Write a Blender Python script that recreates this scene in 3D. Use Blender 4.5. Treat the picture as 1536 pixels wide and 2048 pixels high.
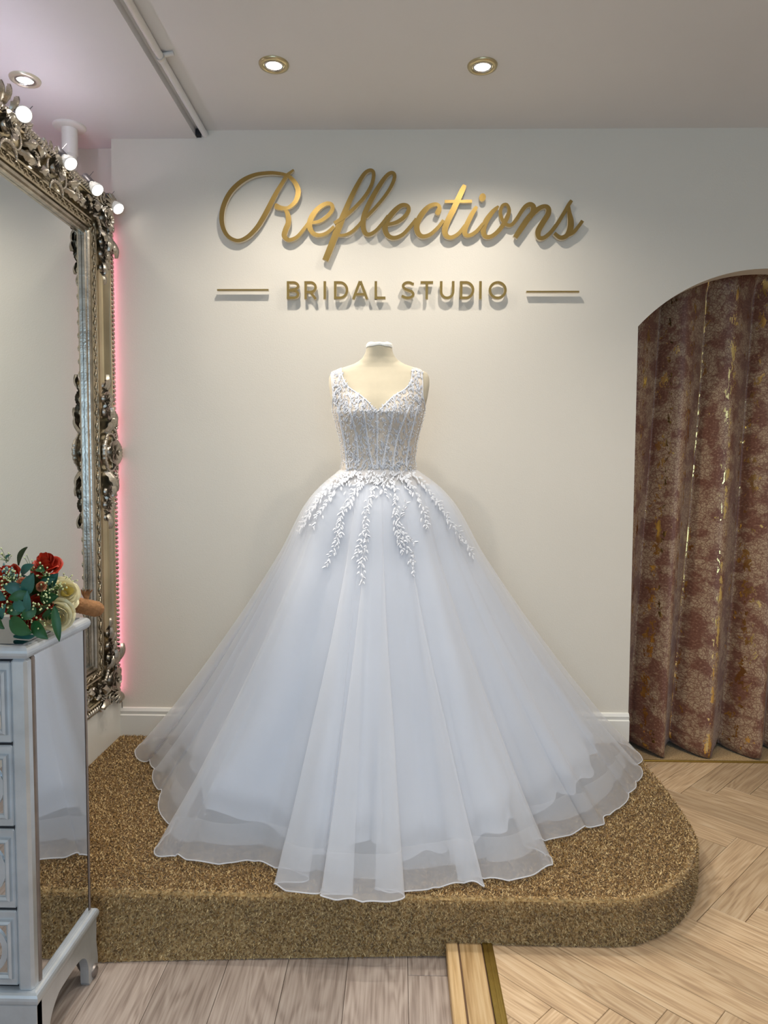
import bpy, math, random
import numpy as np
from mathutils import Vector, Matrix

for o in list(bpy.data.objects):
    bpy.data.objects.remove(o, do_unlink=True)
scene = bpy.context.scene
COL = scene.collection
PI = math.pi
rng = np.random.default_rng(7)
random.seed(7)

# ------------------------------------------------------------------ camera
CAM_F = 1420.0            # focal length in pixels of the 1536 px wide frame
yaw, pit, rol = math.radians(1.15), math.radians(3.3), math.radians(0.28)
Fv = Vector((-math.sin(yaw) * math.cos(pit), math.cos(yaw) * math.cos(pit), -math.sin(pit)))
R0 = Vector((math.cos(yaw), math.sin(yaw), 0))
U0 = R0.cross(Fv)
Rv = R0 * math.cos(rol) + U0 * math.sin(rol)
Uv = Rv.cross(Fv)
cam = bpy.data.cameras.new('camera')
cam.sensor_fit = 'HORIZONTAL'
cam.sensor_width = 36.0
cam.lens = CAM_F / 1536.0 * 36.0
cam.clip_start = 0.05
camo = bpy.data.objects.new('camera', cam)
COL.objects.link(camo)
M = Matrix((Rv, Uv, -Fv)).transposed().to_4x4()
M.translation = (0, 0, 1.3)
camo.matrix_world = M
scene.camera = camo

# ------------------------------------------------------------------ world, daylight, exposure
vs = scene.view_settings
vs.view_transform = 'Standard'
vs.look = 'None'
vs.exposure = 0.42
vs.gamma = 1.0
vs.use_curve_mapping = False
try:
    scene.cycles.transparent_max_bounces = 14
    scene.cycles.max_bounces = 5
    scene.cycles.diffuse_bounces = 3
    scene.cycles.glossy_bounces = 3
    scene.cycles.transmission_bounces = 4
except Exception:
    pass
world = bpy.data.worlds.new('world')
scene.world = world
world.use_nodes = True
bg = world.node_tree.nodes['Background']
bg.inputs[0].default_value = (0.62, 0.78, 1.0, 1)
bg.inputs[1].default_value = 1.0

def area_light(name, loc, target, sx, sy, energy, color):
    l = bpy.data.lights.new(name, 'AREA')
    l.shape = 'RECTANGLE'
    l.size, l.size_y = sx, sy
    l.energy = energy
    l.color = color
    o = bpy.data.objects.new(name, l)
    COL.objects.link(o)
    o.location = loc
    d = Vector(target) - Vector(loc)
    o.rotation_euler = d.to_track_quat('-Z', 'Y').to_euler()
    return o

# daylight of the street, coming in through the shop window behind the camera
area_light('daylight_window', (-0.1, -3.32, 1.5), (-0.1, 0, 1.42), 3.4, 1.9, 46, (0.42, 0.69, 1.0))

LAMP_W = (1.0, 0.945, 0.865)
SPOT_E = 27.0             # downlights over the podium
ROOM_E = 31.0             # unseen downlights added to brighten podium and shop
MIRROR_SPOT_E = 30.0

# ------------------------------------------------------------------ materials
def mat(name):
    m = bpy.data.materials.new(name)
    m.use_nodes = True
    nt = m.node_tree
    nt.nodes.clear()
    out = nt.nodes.new('ShaderNodeOutputMaterial')
    return m, nt, out

def node(nt, typ, **kw):
    n = nt.nodes.new(typ)
    for k, v in kw.items():
        if k.startswith('i_'):
            key = k[2:]
            key = int(key) if key.isdigit() else key.replace('_', ' ')
            n.inputs[key].default_value = v
        else:
            setattr(n, k, v)
    return n

def c4(c):
    return (c[0], c[1], c[2], 1)

def srgb(r, g, b):
    f = lambda v: (v / 255 / 12.92) if v / 255 <= 0.04045 else ((v / 255 + 0.055) / 1.055) ** 2.4
    return (f(r), f(g), f(b))

def ramp(nt, stops, interp='LINEAR'):
    n = nt.nodes.new('ShaderNodeValToRGB')
    cr = n.color_ramp
    cr.interpolation = interp
    while len(cr.elements) < len(stops):
        cr.elements.new(0.5)
    for e, (p, c) in zip(cr.elements, stops):
        e.position = p
        e.color = c4(c) if len(c) == 3 else c
    return n

def simple(name, col, rough=0.5, metal=0.0, noise=0.0, nscale=20.0, bump=0.0, bscale=60.0, spec=0.5, sheen=0.0, emis=None, estr=0.0):
    m, nt, out = mat(name)
    p = node(nt, 'ShaderNodeBsdfPrincipled')
    p.inputs['Base Color'].default_value = c4(col)
    p.inputs['Roughness'].default_value = rough
    p.inputs['Metallic'].default_value = metal
    p.inputs['Specular IOR Level'].default_value = spec
    if sheen:
        p.inputs['Sheen Weight'].default_value = sheen
    if emis:
        p.inputs['Emission Color'].default_value = c4(emis)
        p.inputs['Emission Strength'].default_value = estr
    L = nt.links
    if noise or bump:
        tc = node(nt, 'ShaderNodeTexCoord')
    if noise:
        n = node(nt, 'ShaderNodeTexNoise', i_Scale=nscale, i_Detail=5.0)
        L.new(tc.outputs['Object'], n.inputs['Vector'])
        a = tuple(max(0, c * (1 - noise)) for c in col)
        b = tuple(min(1, c * (1 + noise)) for c in col)
        r = ramp(nt, [(0.3, a), (0.7, b)])
        L.new(n.outputs['Fac'], r.inputs['Fac'])
        L.new(r.outputs['Color'], p.inputs['Base Color'])
    if bump:
        n2 = node(nt, 'ShaderNodeTexNoise', i_Scale=bscale, i_Detail=6.0)
        L.new(tc.outputs['Object'], n2.inputs['Vector'])
        b = node(nt, 'ShaderNodeBump', i_Strength=bump, i_Distance=0.01)
        L.new(n2.outputs['Fac'], b.inputs['Height'])
        L.new(b.outputs['Normal'], p.inputs['Normal'])
    L.new(p.outputs['BSDF'], out.inputs['Surface'])
    return m

MT = {}
MT['wall'] = simple('wall_paint', srgb(226, 217, 201), 0.6, noise=0.02, nscale=1.5, bump=0.06, bscale=180)
MT['ceiling'] = simple('ceiling_paint', srgb(228, 225, 223), 0.75, noise=0.02, nscale=2.0, bump=0.05, bscale=40)
MT['trim'] = simple('white_gloss_paint', srgb(232, 228, 218), 0.32, noise=0.02, nscale=6)
MT['pipe'] = simple('painted_pipe', srgb(226, 219, 210), 0.4)
MT['dark'] = simple('dark_gap', (0.012, 0.012, 0.014), 0.7)
MT['gold'] = simple('brushed_gold', srgb(160, 131, 74), 0.34, 0.85, noise=0.05, nscale=4, bump=0.03, bscale=300)
MT['letter_edge'] = simple('letter_edge_cream', srgb(226, 214, 190), 0.45)
MT['brass'] = simple('brass_strip', srgb(158, 132, 66), 0.38, 0.85, noise=0.08, nscale=60)
MT['nickel'] = simple('satin_brass_ring', srgb(205, 190, 150), 0.3, 0.9)
MT['chrome'] = simple('chrome_recess', srgb(200, 200, 198), 0.15, 1.0)
MT['white_ring'] = simple('pale_brass_ring', srgb(226, 220, 196), 0.3, 0.6)
MT['lamp'] = simple('lamp_lens', (1, 1, 1), 0.3, emis=(1.0, 0.97, 0.92), estr=8.0)
MT['lamp_dim'] = simple('lamp_lens_soft', (1, 1, 1), 0.3, emis=(1.0, 0.97, 0.92), estr=1.4)
MT['bulb_glass'] = simple('bulb_frosted_body', srgb(235, 232, 225), 0.25, emis=(1.0, 0.96, 0.88), estr=0.15)
MT['grey_metal'] = simple('grey_metal_holder', srgb(120, 116, 118), 0.4, 0.7)
MT['led'] = simple('pink_led', (1, 0.25, 0.6), 0.5, emis=(1.0, 0.30, 0.50), estr=14.0)
MT['led_top'] = simple('lilac_led', (.8, 0.5, 1), 0.5, emis=(.86, 0.80, 1.0), estr=20.0)
MT['silver'] = simple('antique_silver_leaf', srgb(190, 177, 154), 0.24, 0.95, noise=0.2, nscale=9, bump=0.08, bscale=40)
MT['silver_dark'] = simple('dark_antique_silver', srgb(192, 183, 168), 0.24, 0.95, noise=0.25, nscale=25, bump=0.12, bscale=120)
MT['silver_panel'] = simple('champagne_silver_panel', srgb(202, 188, 158), 0.2, 0.95, noise=0.16, nscale=5, bump=0.1, bscale=9)
MT['mirror'] = simple('mirror_glass', (0.86, 0.88, 0.87), 0.0, 1.0)
MT['mirror_aged'] = simple('cabinet_mirror_glass', (0.74, 0.74, 0.74), 0.015, 1.0)
MT['top_mirror'] = simple('dark_mirror_top', (0.10, 0.11, 0.13), 0.03, 1.0)
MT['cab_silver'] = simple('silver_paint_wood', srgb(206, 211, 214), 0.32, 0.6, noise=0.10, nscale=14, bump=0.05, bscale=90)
MT['cab_brown'] = simple('silver_brown_wood', srgb(150, 140, 134), 0.4, 0.7, noise=0.14, nscale=20)  # browner silver finish of the side stiles and back feet
MT['fabric_cream'] = simple('dress_form_jersey', srgb(194, 182, 156), 0.85, noise=0.02, nscale=60, bump=0.05, bscale=400, sheen=0.2)
MT['cap_white'] = simple('neck_cap_white', srgb(238, 236, 228), 0.6, noise=0.05, nscale=50, bump=0.4, bscale=60)
MT['satin'] = simple('white_satin', srgb(214, 218, 226), 0.5, noise=0.01, nscale=4, sheen=0.3)
MT['nude'] = simple('champagne_bodice_lining', srgb(214, 200, 182), 0.6, noise=0.06, nscale=80, bump=0.15, bscale=300, sheen=0.2)
MT['lace'] = simple('white_lace_thread', srgb(212, 213, 217), 0.5, sheen=0.2)
MT['bead'] = simple('pearl_bead', srgb(244, 242, 240), 0.15, spec=0.8)
MT['twine'] = simple('jute_wrap', srgb(158, 112, 70), 0.85, noise=0.2, nscale=90, bump=0.5, bscale=120)
MT['red_rose'] = simple('rust_red_petal', srgb(186, 50, 22), 0.55, noise=0.25, nscale=25)
MT['cream_rose'] = simple('cream_petal', srgb(240, 230, 186), 0.55, noise=0.07, nscale=22)
MT['cream_core'] = simple('yellow_cream_petal', srgb(232, 208, 110), 0.55, noise=0.08, nscale=22)
MT['peach_rose'] = simple('peach_bud', srgb(206, 132, 92), 0.55, noise=0.15, nscale=40)
MT['leaf_teal'] = simple('eucalyptus_leaf', srgb(46, 98, 84), 0.45, noise=0.25, nscale=18)
MT['leaf_green'] = simple('green_leaf', srgb(34, 84, 38), 0.45, noise=0.25, nscale=18)
MT['leaf_dark'] = simple('dark_olive_leaf', srgb(42, 58, 24), 0.45, noise=0.2, nscale=18)
MT['berry'] = simple('pale_green_berry', srgb(214, 220, 160), 0.4)
MT['berry_y'] = simple('yellow_berry', srgb(232, 196, 70), 0.4)
MT['stem'] = simple('green_stem', srgb(96, 120, 60), 0.6)
MT['lavender'] = simple('sage_lavender', srgb(120, 150, 142), 0.7)
MT['cable'] = simple('grey_cable', srgb(110, 104, 100), 0.6)

def tulle_mat(name, col, alpha, transl=0.5, nscale=700.0):
    m, nt, out = mat(name)
    L = nt.links
    d = node(nt, 'ShaderNodeBsdfPrincipled', i_Roughness=0.9)
    d.inputs['Base Color'].default_value = c4(col)
    d.inputs['Specular IOR Level'].default_value = 0.0
    d.inputs['Sheen Weight'].default_value = 0.8
    d.inputs['Sheen Roughness'].default_value = 0.35
    t = node(nt, 'ShaderNodeBsdfTranslucent')
    t.inputs['Color'].default_value = c4(col)
    mx = node(nt, 'ShaderNodeMixShader')
    mx.inputs[0].default_value = transl
    L.new(d.outputs[0], mx.inputs[1]); L.new(t.outputs[0], mx.inputs[2])
    tr = node(nt, 'ShaderNodeBsdfTransparent')
    m2 = node(nt, 'ShaderNodeMixShader')
    m2.inputs[0].default_value = alpha
    L.new(tr.outputs[0], m2.inputs[1]); L.new(mx.outputs[0], m2.inputs[2])
    L.new(m2.outputs[0], out.inputs['Surface'])
    return m

MT['tulle'] = tulle_mat('white_tulle', srgb(242, 243, 246), 0.36, 0.35)
MT['tulle_in'] = tulle_mat('white_tulle_lining', srgb(238, 240, 245), 0.38, 0.35)
MT['horsehair'] = tulle_mat('horsehair_braid', srgb(246, 246, 248), 0.20)
MT['piping'] = tulle_mat('hem_piping', srgb(248, 248, 250), 0.72, 0.3)
MT['illusion'] = tulle_mat('illusion_mesh', srgb(240, 236, 228), 0.35)

def glass_mat():
    m, nt, out = mat('window_glass')
    L = nt.links
    g = node(nt, 'ShaderNodeBsdfGlossy', i_Roughness=0.02)
    t = node(nt, 'ShaderNodeBsdfTransparent')
    mx = node(nt, 'ShaderNodeMixShader')
    mx.inputs[0].default_value = 0.06
    L.new(t.outputs[0], mx.inputs[1]); L.new(g.outputs[0], mx.inputs[2])
    L.new(mx.outputs[0], out.inputs['Surface'])
    return m
MT['glass'] = glass_mat()

def wood_mat(name, cols, rough=0.42, scale=1.0, ring=1.0):
    """plank wood: grain along local X, own tone for every plank"""
    m, nt, out = mat(name)
    L = nt.links
    tc = node(nt, 'ShaderNodeTexCoord')
    oi = node(nt, 'ShaderNodeObjectInfo')
    mul = node(nt, 'ShaderNodeMath', operation='MULTIPLY')
    mul.inputs[1].default_value = 37.0
    L.new(oi.outputs['Random'], mul.inputs[0])
    cx = node(nt, 'ShaderNodeCombineXYZ')
    L.new(mul.outputs[0], cx.inputs[0]); L.new(mul.outputs[0], cx.inputs[1])
    add = node(nt, 'ShaderNodeVectorMath', operation='ADD')
    L.new(tc.outputs['Object'], add.inputs[0]); L.new(cx.outputs[0], add.inputs[1])
    mp = node(nt, 'ShaderNodeMapping')
    mp.inputs['Scale'].default_value = (0.9 * scale, 6.5 * scale, 6.5)
    L.new(add.outputs[0], mp.inputs['Vector'])
    n1 = node(nt, 'ShaderNodeTexNoise', i_Scale=1.6, i_Detail=2.0, i_Distortion=0.6)
    L.new(mp.outputs[0], n1.inputs['Vector'])
    # cathedral rings: bands of the low noise
    m3 = node(nt, 'ShaderNodeMath', operation='MULTIPLY'); m3.inputs[1].default_value = 60.0 * ring
    L.new(n1.outputs['Fac'], m3.inputs[0])
    sn = node(nt, 'ShaderNodeMath', operation='SINE')
    L.new(m3.outputs[0], sn.inputs[0])
    mp2 = node(nt, 'ShaderNodeMapping')
    mp2.inputs['Scale'].default_value = (6.0, 160.0, 40.0)
    L.new(add.outputs[0], mp2.inputs['Vector'])
    n2 = node(nt, 'ShaderNodeTexNoise', i_Scale=1.0, i_Detail=4.0)
    L.new(mp2.outputs[0], n2.inputs['Vector'])
    comb = node(nt, 'ShaderNodeMath', operation='MULTIPLY_ADD')
    comb.inputs[1].default_value = 0.11; 
    L.new(sn.outputs[0], comb.inputs[0]); L.new(n2.outputs['Fac'], comb.inputs[2])
    rp = ramp(nt, [(0.25, cols[0]), (0.5, cols[1]), (0.75, cols[2])])
    L.new(comb.outputs[0], rp.inputs['Fac'])
    hsv = node(nt, 'ShaderNodeHueSaturation')
    mr = node(nt, 'ShaderNodeMapRange')
    mr.inputs['To Min'].default_value = 0.82; mr.inputs['To Max'].default_value = 1.14
    L.new(oi.outputs['Random'], mr.inputs['Value'])
    L.new(mr.outputs[0], hsv.inputs['Value'])
    L.new(rp.outputs['Color'], hsv.inputs['Color'])
    p = node(nt, 'ShaderNodeBsdfPrincipled', i_Roughness=rough)
    p.inputs['Specular IOR Level'].default_value = 0.35
    L.new(hsv.outputs['Color'], p.inputs['Base Color'])
    b = node(nt, 'ShaderNodeBump', i_Strength=0.12, i_Distance=0.002)
    L.new(comb.outputs[0], b.inputs['Height'])
    L.new(b.outputs['Normal'], p.inputs['Normal'])
    L.new(p.outputs['BSDF'], out.inputs['Surface'])
    return m

MT['oak'] = wood_mat('light_oak_plank', [srgb(168, 140, 110), srgb(194, 165, 130), srgb(208, 183, 150)])
MT['grey_oak'] = wood_mat('grey_oak_plank', [srgb(140, 124, 113), srgb(168, 152, 140), srgb(184, 169, 157)], 0.4)
MT['pine'] = wood_mat('pine_strip', [srgb(168, 134, 88), srgb(200, 166, 118), srgb(214, 184, 140)], 0.5, 0.7, 0.6)
MT['subfloor'] = simple('dark_joint', srgb(96, 70, 46), 0.8)

def carpet_mat():
    m, nt, out = mat('gold_brown_carpet')
    L = nt.links
    tc = node(nt, 'ShaderNodeTexCoord')
    ge = node(nt, 'ShaderNodeNewGeometry')
    n = node(nt, 'ShaderNodeTexNoise', i_Scale=170.0, i_Detail=3.0)
    L.new(tc.outputs['Object'], n.inputs['Vector'])
    n2 = node(nt, 'ShaderNodeTexNoise', i_Scale=5.0, i_Detail=3.0)
    L.new(tc.outputs['Object'], n2.inputs['Vector'])
    mx = node(nt, 'ShaderNodeMath', operation='MULTIPLY_ADD')
    mx.inputs[1].default_value = 0.55
    L.new(ge.outputs['Random Per Island'], mx.inputs[0])
    s2 = node(nt, 'ShaderNodeMath', operation='MULTIPLY'); s2.inputs[1].default_value = 0.55
    L.new(n.outputs['Fac'], s2.inputs[0])
    L.new(s2.outputs[0], mx.inputs[2])
    r = ramp(nt, [(0.15, srgb(76, 54, 28)), (0.5, srgb(154, 119, 70)), (0.85, srgb(226, 198, 146))])
    L.new(mx.outputs[0], r.inputs['Fac'])
    h = node(nt, 'ShaderNodeHueSaturation')
    mr = node(nt, 'ShaderNodeMapRange'); mr.inputs['To Min'].default_value = 0.88; mr.inputs['To Max'].default_value = 1.12
    L.new(n2.outputs['Fac'], mr.inputs['Value']); L.new(mr.outputs[0], h.inputs['Value'])
    L.new(r.outputs['Color'], h.inputs['Color'])
    p = node(nt, 'ShaderNodeBsdfPrincipled', i_Roughness=0.9)
    p.inputs['Sheen Weight'].default_value = 0.25
    p.inputs['Specular IOR Level'].default_value = 0.1
    L.new(h.outputs['Color'], p.inputs['Base Color'])
    b = node(nt, 'ShaderNodeBump', i_Strength=0.8, i_Distance=0.004)
    L.new(n.outputs['Fac'], b.inputs['Height']); L.new(b.outputs['Normal'], p.inputs['Normal'])
    L.new(p.outputs['BSDF'], out.inputs['Surface'])
    return m
MT['carpet'] = carpet_mat()

def curtain_mat():
    m, nt, out = mat('foil_printed_curtain')
    L = nt.links
    uv = node(nt, 'ShaderNodeUVMap')
    # warp
    nw = node(nt, 'ShaderNodeTexNoise', i_Scale=14.0, i_Detail=3.0)
    L.new(uv.outputs[0], nw.inputs['Vector'])
    sc = node(nt, 'ShaderNodeVectorMath', operation='SCALE'); sc.inputs['Scale'].default_value = 0.05
    L.new(nw.outputs['Color'], sc.inputs[0])
    ad = node(nt, 'ShaderNodeVectorMath', operation='ADD')
    L.new(uv.outputs[0], ad.inputs[0]); L.new(sc.outputs[0], ad.inputs[1])
    # crackle veins
    v1 = node(nt, 'ShaderNodeTexVoronoi', feature='DISTANCE_TO_EDGE', i_Scale=42.0)
    L.new(ad.outputs[0], v1.inputs['Vector'])
    v2 = node(nt, 'ShaderNodeTexVoronoi', feature='DISTANCE_TO_EDGE', i_Scale=95.0)
    L.new(ad.outputs[0], v2.inputs['Vector'])
    r1 = ramp(nt, [(0.0, (1, 1, 1)), (0.10, (0, 0, 0))])
    L.new(v1.outputs['Distance'], r1.inputs['Fac'])
    r2 = ramp(nt, [(0.0, (1, 1, 1)), (0.12, (0, 0, 0))])
    L.new(v2.outputs['Distance'], r2.inputs['Fac'])
    mxv = node(nt, 'ShaderNodeMath', operation='MAXIMUM')
    L.new(r1.outputs['Color'], mxv.inputs[0]); L.new(r2.outputs['Color'], mxv.inputs[1])
    # blotches of taupe
    nb = node(nt, 'ShaderNodeTexNoise', i_Scale=11.0, i_Detail=5.0, i_Roughness=0.62)
    L.new(ad.outputs[0], nb.inputs['Vector'])
    rb = ramp(nt, [(0.44, (0, 0, 0)), (0.52, (1, 1, 1))])
    L.new(nb.outputs['Fac'], rb.inputs['Fac'])
    inv = node(nt, 'ShaderNodeMath', operation='SUBTRACT'); inv.inputs[0].default_value = 1.0
    L.new(mxv.outputs[0], inv.inputs[1])
    tau = node(nt, 'ShaderNodeMath', operation='MULTIPLY')
    L.new(rb.outputs['Color'], tau.inputs[0]); L.new(inv.outputs[0], tau.inputs[1])
    # fine speckle in the red ground
    nf = node(nt, 'ShaderNodeTexNoise', i_Scale=120.0, i_Detail=3.0)
    L.new(uv.outputs[0], nf.inputs['Vector'])
    rf = ramp(nt, [(0.35, srgb(106, 64, 46)), (0.60, srgb(128, 84, 64)), (0.70, srgb(168, 134, 106))])
    L.new(nf.outputs['Fac'], rf.inputs['Fac'])
    mixc = node(nt, 'ShaderNodeMix', data_type='RGBA')
    L.new(tau.outputs[0], mixc.inputs[0]); L.new(rf.outputs['Color'], mixc.inputs[6])
    mixc.inputs[7].default_value = c4(srgb(178, 150, 118))
    # gold foil: repeating vertical splashes
    sx = node(nt, 'ShaderNodeSeparateXYZ')
    L.new(uv.outputs[0], sx.inputs[0])
    nfo = node(nt, 'ShaderNodeTexNoise', i_Scale=22.0, i_Detail=4.0, i_Roughness=0.7)
    mpf = node(nt, 'ShaderNodeMapping'); mpf.inputs['Scale'].default_value = (1.7, 0.7, 1)
    L.new(ad.outputs[0], mpf.inputs['Vector']); L.new(mpf.outputs[0], nfo.inputs['Vector'])
    # column mask every 0.29 m of cloth
    fr = node(nt, 'ShaderNodeMath', operation='PINGPONG'); fr.inputs[1].default_value = 0.075
    L.new(sx.outputs[0], fr.inputs[0])
    cm = node(nt, 'ShaderNodeMapRange'); cm.inputs['From Min'].default_value = 0.0; cm.inputs['From Max'].default_value = 0.075
    cm.inputs['To Min'].default_value = -0.10; cm.inputs['To Max'].default_value = 0.10
    L.new(fr.outputs[0], cm.inputs['Value'])
    sm = node(nt, 'ShaderNodeMath', operation='ADD')
    L.new(cm.outputs[0], sm.inputs[0]); L.new(nfo.outputs['Fac'], sm.inputs[1])
    gf = ramp(nt, [(0.625, (0, 0, 0)), (0.645, (1, 1, 1))])
    L.new(sm.outputs[0], gf.inputs['Fac'])
    p = node(nt, 'ShaderNodeBsdfPrincipled', i_Roughness=0.5)
    p.inputs['Sheen Weight'].default_value = 0.15
    L.new(mixc.outputs[2], p.inputs['Base Color'])
    g = node(nt, 'ShaderNodeBsdfPrincipled', i_Roughness=0.2, i_Metallic=1.0)
    g.inputs['Base Color'].default_value = c4(srgb(238, 206, 136))
    ms = node(nt, 'ShaderNodeMixShader')
    L.new(gf.outputs['Color'], ms.inputs[0]); L.new(p.outputs[0], ms.inputs[1]); L.new(g.outputs[0], ms.inputs[2])
    b = node(nt, 'ShaderNodeBump', i_Strength=0.1, i_Distance=0.002)
    L.new(nf.outputs['Fac'], b.inputs['Height']); L.new(b.outputs[0], p.inputs['Normal'])
    L.new(ms.outputs[0], out.inputs['Surface'])
    return m
MT['curtain'] = curtain_mat()

# ------------------------------------------------------------------ mesh helpers
def link(o, parent=None):
    COL.objects.link(o)
    if parent is not None:
        o.parent = parent
    return o

def raw(name, V, Fc, m, parent=None, smooth=False, midx=None, uv=None, loc=None):
    me = bpy.data.meshes.new(name)
    if isinstance(V, np.ndarray):
        V = V.tolist()
    me.from_pydata(V, [], Fc)
    ms = m if isinstance(m, (list, tuple)) else [m]
    for x in ms:
        me.materials.append(MT[x] if isinstance(x, str) else x)
    if midx is not None:
        me.polygons.foreach_set('material_index', midx)
    if smooth:
        me.polygons.foreach_set('use_smooth', [True] * len(me.polygons))
    if uv is not None:
        l = me.uv_layers.new(name='UVMap')
        idx = np.zeros(len(me.loops), dtype=np.int32)
        me.loops.foreach_get('vertex_index', idx)
        l.data.foreach_set('uv', np.asarray(uv, dtype=np.float32)[idx].ravel())
    me.update()
    o = bpy.data.objects.new(name, me)
    if loc is not None:
        o.location = loc
    return link(o, parent)

def empty(name, loc, label, cat, group=None, rotz=0.0):
    o = bpy.data.objects.new(name, None)
    o.empty_display_size = 0.05
    o.location = loc
    o.rotation_euler = (0, 0, rotz)
    link(o)
    return tag(o, label, cat, group)

def tag(o, label, cat, group=None):
    o['label'] = label
    o['category'] = cat
    if group:
        o['group'] = group
    return o

def struct(o):
    o['kind'] = 'structure'
    return o

class MB:
    """collects shapes into one mesh"""
    def __init__(s):
        s.V = []; s.F = []; s.MI = []; s.cur = 0
    def add(s, V, Fc, mi=None):
        b = len(s.V)
        s.V.extend([tuple(v) for v in V])
        s.F.extend([tuple(i + b for i in f) for f in Fc])
        s.MI.extend([s.cur if mi is None else mi] * len(Fc))
    def box(s, x0, x1, y0, y1, z0, z1, bev=0.0, mi=None):
        if bev <= 0:
            V = [(x, y, z) for z in (z0, z1) for y in (y0, y1) for x in (x0, x1)]
            s.add(V, [(0, 2, 3, 1), (4, 5, 7, 6), (0, 1, 5, 4), (2, 6, 7, 3), (0, 4, 6, 2), (1, 3, 7, 5)], mi)
        else:
            b = min(bev, (x1 - x0) * .49, (y1 - y0) * .49, (z1 - z0) * .49)
            def ring(d, z):
                return [(x0 + d, y0 + b, z), (x0 + b, y0 + d, z), (x1 - b, y0 + d, z), (x1 - d, y0 + b, z),
                        (x1 - d, y1 - b, z), (x1 - b, y1 - d, z), (x0 + b, y1 - d, z), (x0 + d, y1 - b, z)]
            V = ring(b, z0) + ring(0, z0 + b) + ring(0, z1 - b) + ring(b, z1)
            Fc = [tuple(range(7, -1, -1)), tuple(range(24, 32))]
            for r in range(3):
                for i in range(8):
                    j = (i + 1) % 8
                    Fc.append((r * 8 + i, r * 8 + j, r * 8 + 8 + j, r * 8 + 8 + i))
            s.add(V, Fc, mi)
    def grid(s, P, closed_u=False, closed_v=False, mi=None):
        """P[i][j] -> point"""
        P = np.asarray(P)
        n, k = P.shape[:2]
        V = P.reshape(-1, 3).tolist()
        Fc = []
        for i in range(n if closed_u else n - 1):
            i2 = (i + 1) % n
            for j in range(k if closed_v else k - 1):
                j2 = (j + 1) % k
                Fc.append((i * k + j, i2 * k + j, i2 * k + j2, i * k + j2))
        s.add(V, Fc, mi)
    def tube(s, path, rad, seg=8, closed=False, cap=True, flat=None, mi=None):
        P = np.asarray(path, float)
        n = len(P)
        r = np.full(n, rad, float) if np.isscalar(rad) else np.asarray(rad, float)
        if closed:
            T = np.roll(P, -1, 0) - np.roll(P, 1, 0)
        else:
            T = np.gradient(P, axis=0)
        T /= np.linalg.norm(T, axis=1)[:, None] + 1e-12
        up = np.array([0, 0, 1.0]) if abs(T[0][2]) < .9 else np.array([1.0, 0, 0])
        N = np.zeros_like(P)
        a = up - T[0] * (up @ T[0]); N[0] = a / np.linalg.norm(a)
        for i in range(1, n):
            a = N[i - 1] - T[i] * (N[i - 1] @ T[i])
            N[i] = a / (np.linalg.norm(a) + 1e-12)
        B = np.cross(T, N)
        ang = np.arange(seg) * 2 * PI / seg
        G = P[:, None, :] + r[:, None, None] * (np.cos(ang)[None, :, None] * N[:, None, :] + np.sin(ang)[None, :, None] * B[:, None, :])
        b = len(s.V)
        s.grid(G, closed_u=closed, closed_v=True, mi=mi)
        if cap and not closed:
            m_ = s.cur if mi is None else mi
            s.F.append(tuple(b + i for i in range(seg))[::-1]); s.MI.append(m_)
            s.F.append(tuple(b + (n - 1) * seg + i for i in range(seg))); s.MI.append(m_)
    def lathe(s, prof, seg=24, org=(0, 0, 0), axis=(0, 0, 1), mi=None, closed_prof=False):
        ax = Vector(axis).normalized()
        q = Vector((0, 0, 1)).rotation_difference(ax)
        pts = []
        for (r, z) in prof:
            row = []
            for i in range(seg):
                a = 2 * PI * i / seg
                v = q @ Vector((r * math.cos(a), r * math.sin(a), z))
                row.append((v.x + org[0], v.y + org[1], v.z + org[2]))
            pts.append(row)
        s.grid(pts, closed_u=closed_prof, closed_v=True, mi=mi)
    def sphere(s, c, r, seg=8, rings=5, sc=(1, 1, 1), mi=None):
        prof = []
        pts = []
        for i in range(rings + 1):
            t = PI * i / rings
            rr, zz = math.sin(t) * r, -math.cos(t) * r
            pts.append([(c[0] + sc[0] * rr * math.cos(2 * PI * j / seg), c[1] + sc[1] * rr * math.sin(2 * PI * j / seg), c[2] + sc[2] * zz) for j in range(seg)])
        s.grid(pts, closed_v=True, mi=mi)
    def prism(s, poly, z0, z1, mi=None, bev=0.0):
        n = len(poly)
        if bev:
            c = np.mean(np.array(poly), axis=0)
            q = []
            for p in poly:
                d = np.array(p) - c
                l = np.linalg.norm(d)
                q.append(tuple(c + d * max(0.2, (l - bev) / l)))
            V = [(x, y, z0) for x, y in poly] + [(x, y, z1 - bev) for x, y in poly] + [(x, y, z1) for x, y in q]
            Fc = [tuple(range(n - 1, -1, -1)), tuple(range(2 * n, 3 * n))]
            for r in (0, 1):
                for i in range(n):
                    j = (i + 1) % n
                    Fc.append((r * n + i, r * n + j, r * n + n + j, r * n + n + i))
        else:
            V = [(x, y, z0) for x, y in poly] + [(x, y, z1) for x, y in poly]
            Fc = [tuple(range(n - 1, -1, -1)), tuple(range(n, 2 * n))]
            for i in range(n):
                j = (i + 1) % n
                Fc.append((i, j, n + j, n + i))
        s.add(V, Fc, mi)
    def xform(s, Mx, start=0):
        for i in range(start, len(s.V)):
            v = Mx @ Vector(s.V[i]); s.V[i] = (v.x, v.y, v.z)
    def build(s, name, m, parent=None, smooth=False, loc=None):
        multi = isinstance(m, (list, tuple))
        return raw(name, s.V, s.F, m, parent, smooth, s.MI if multi else None, loc=loc)

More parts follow.
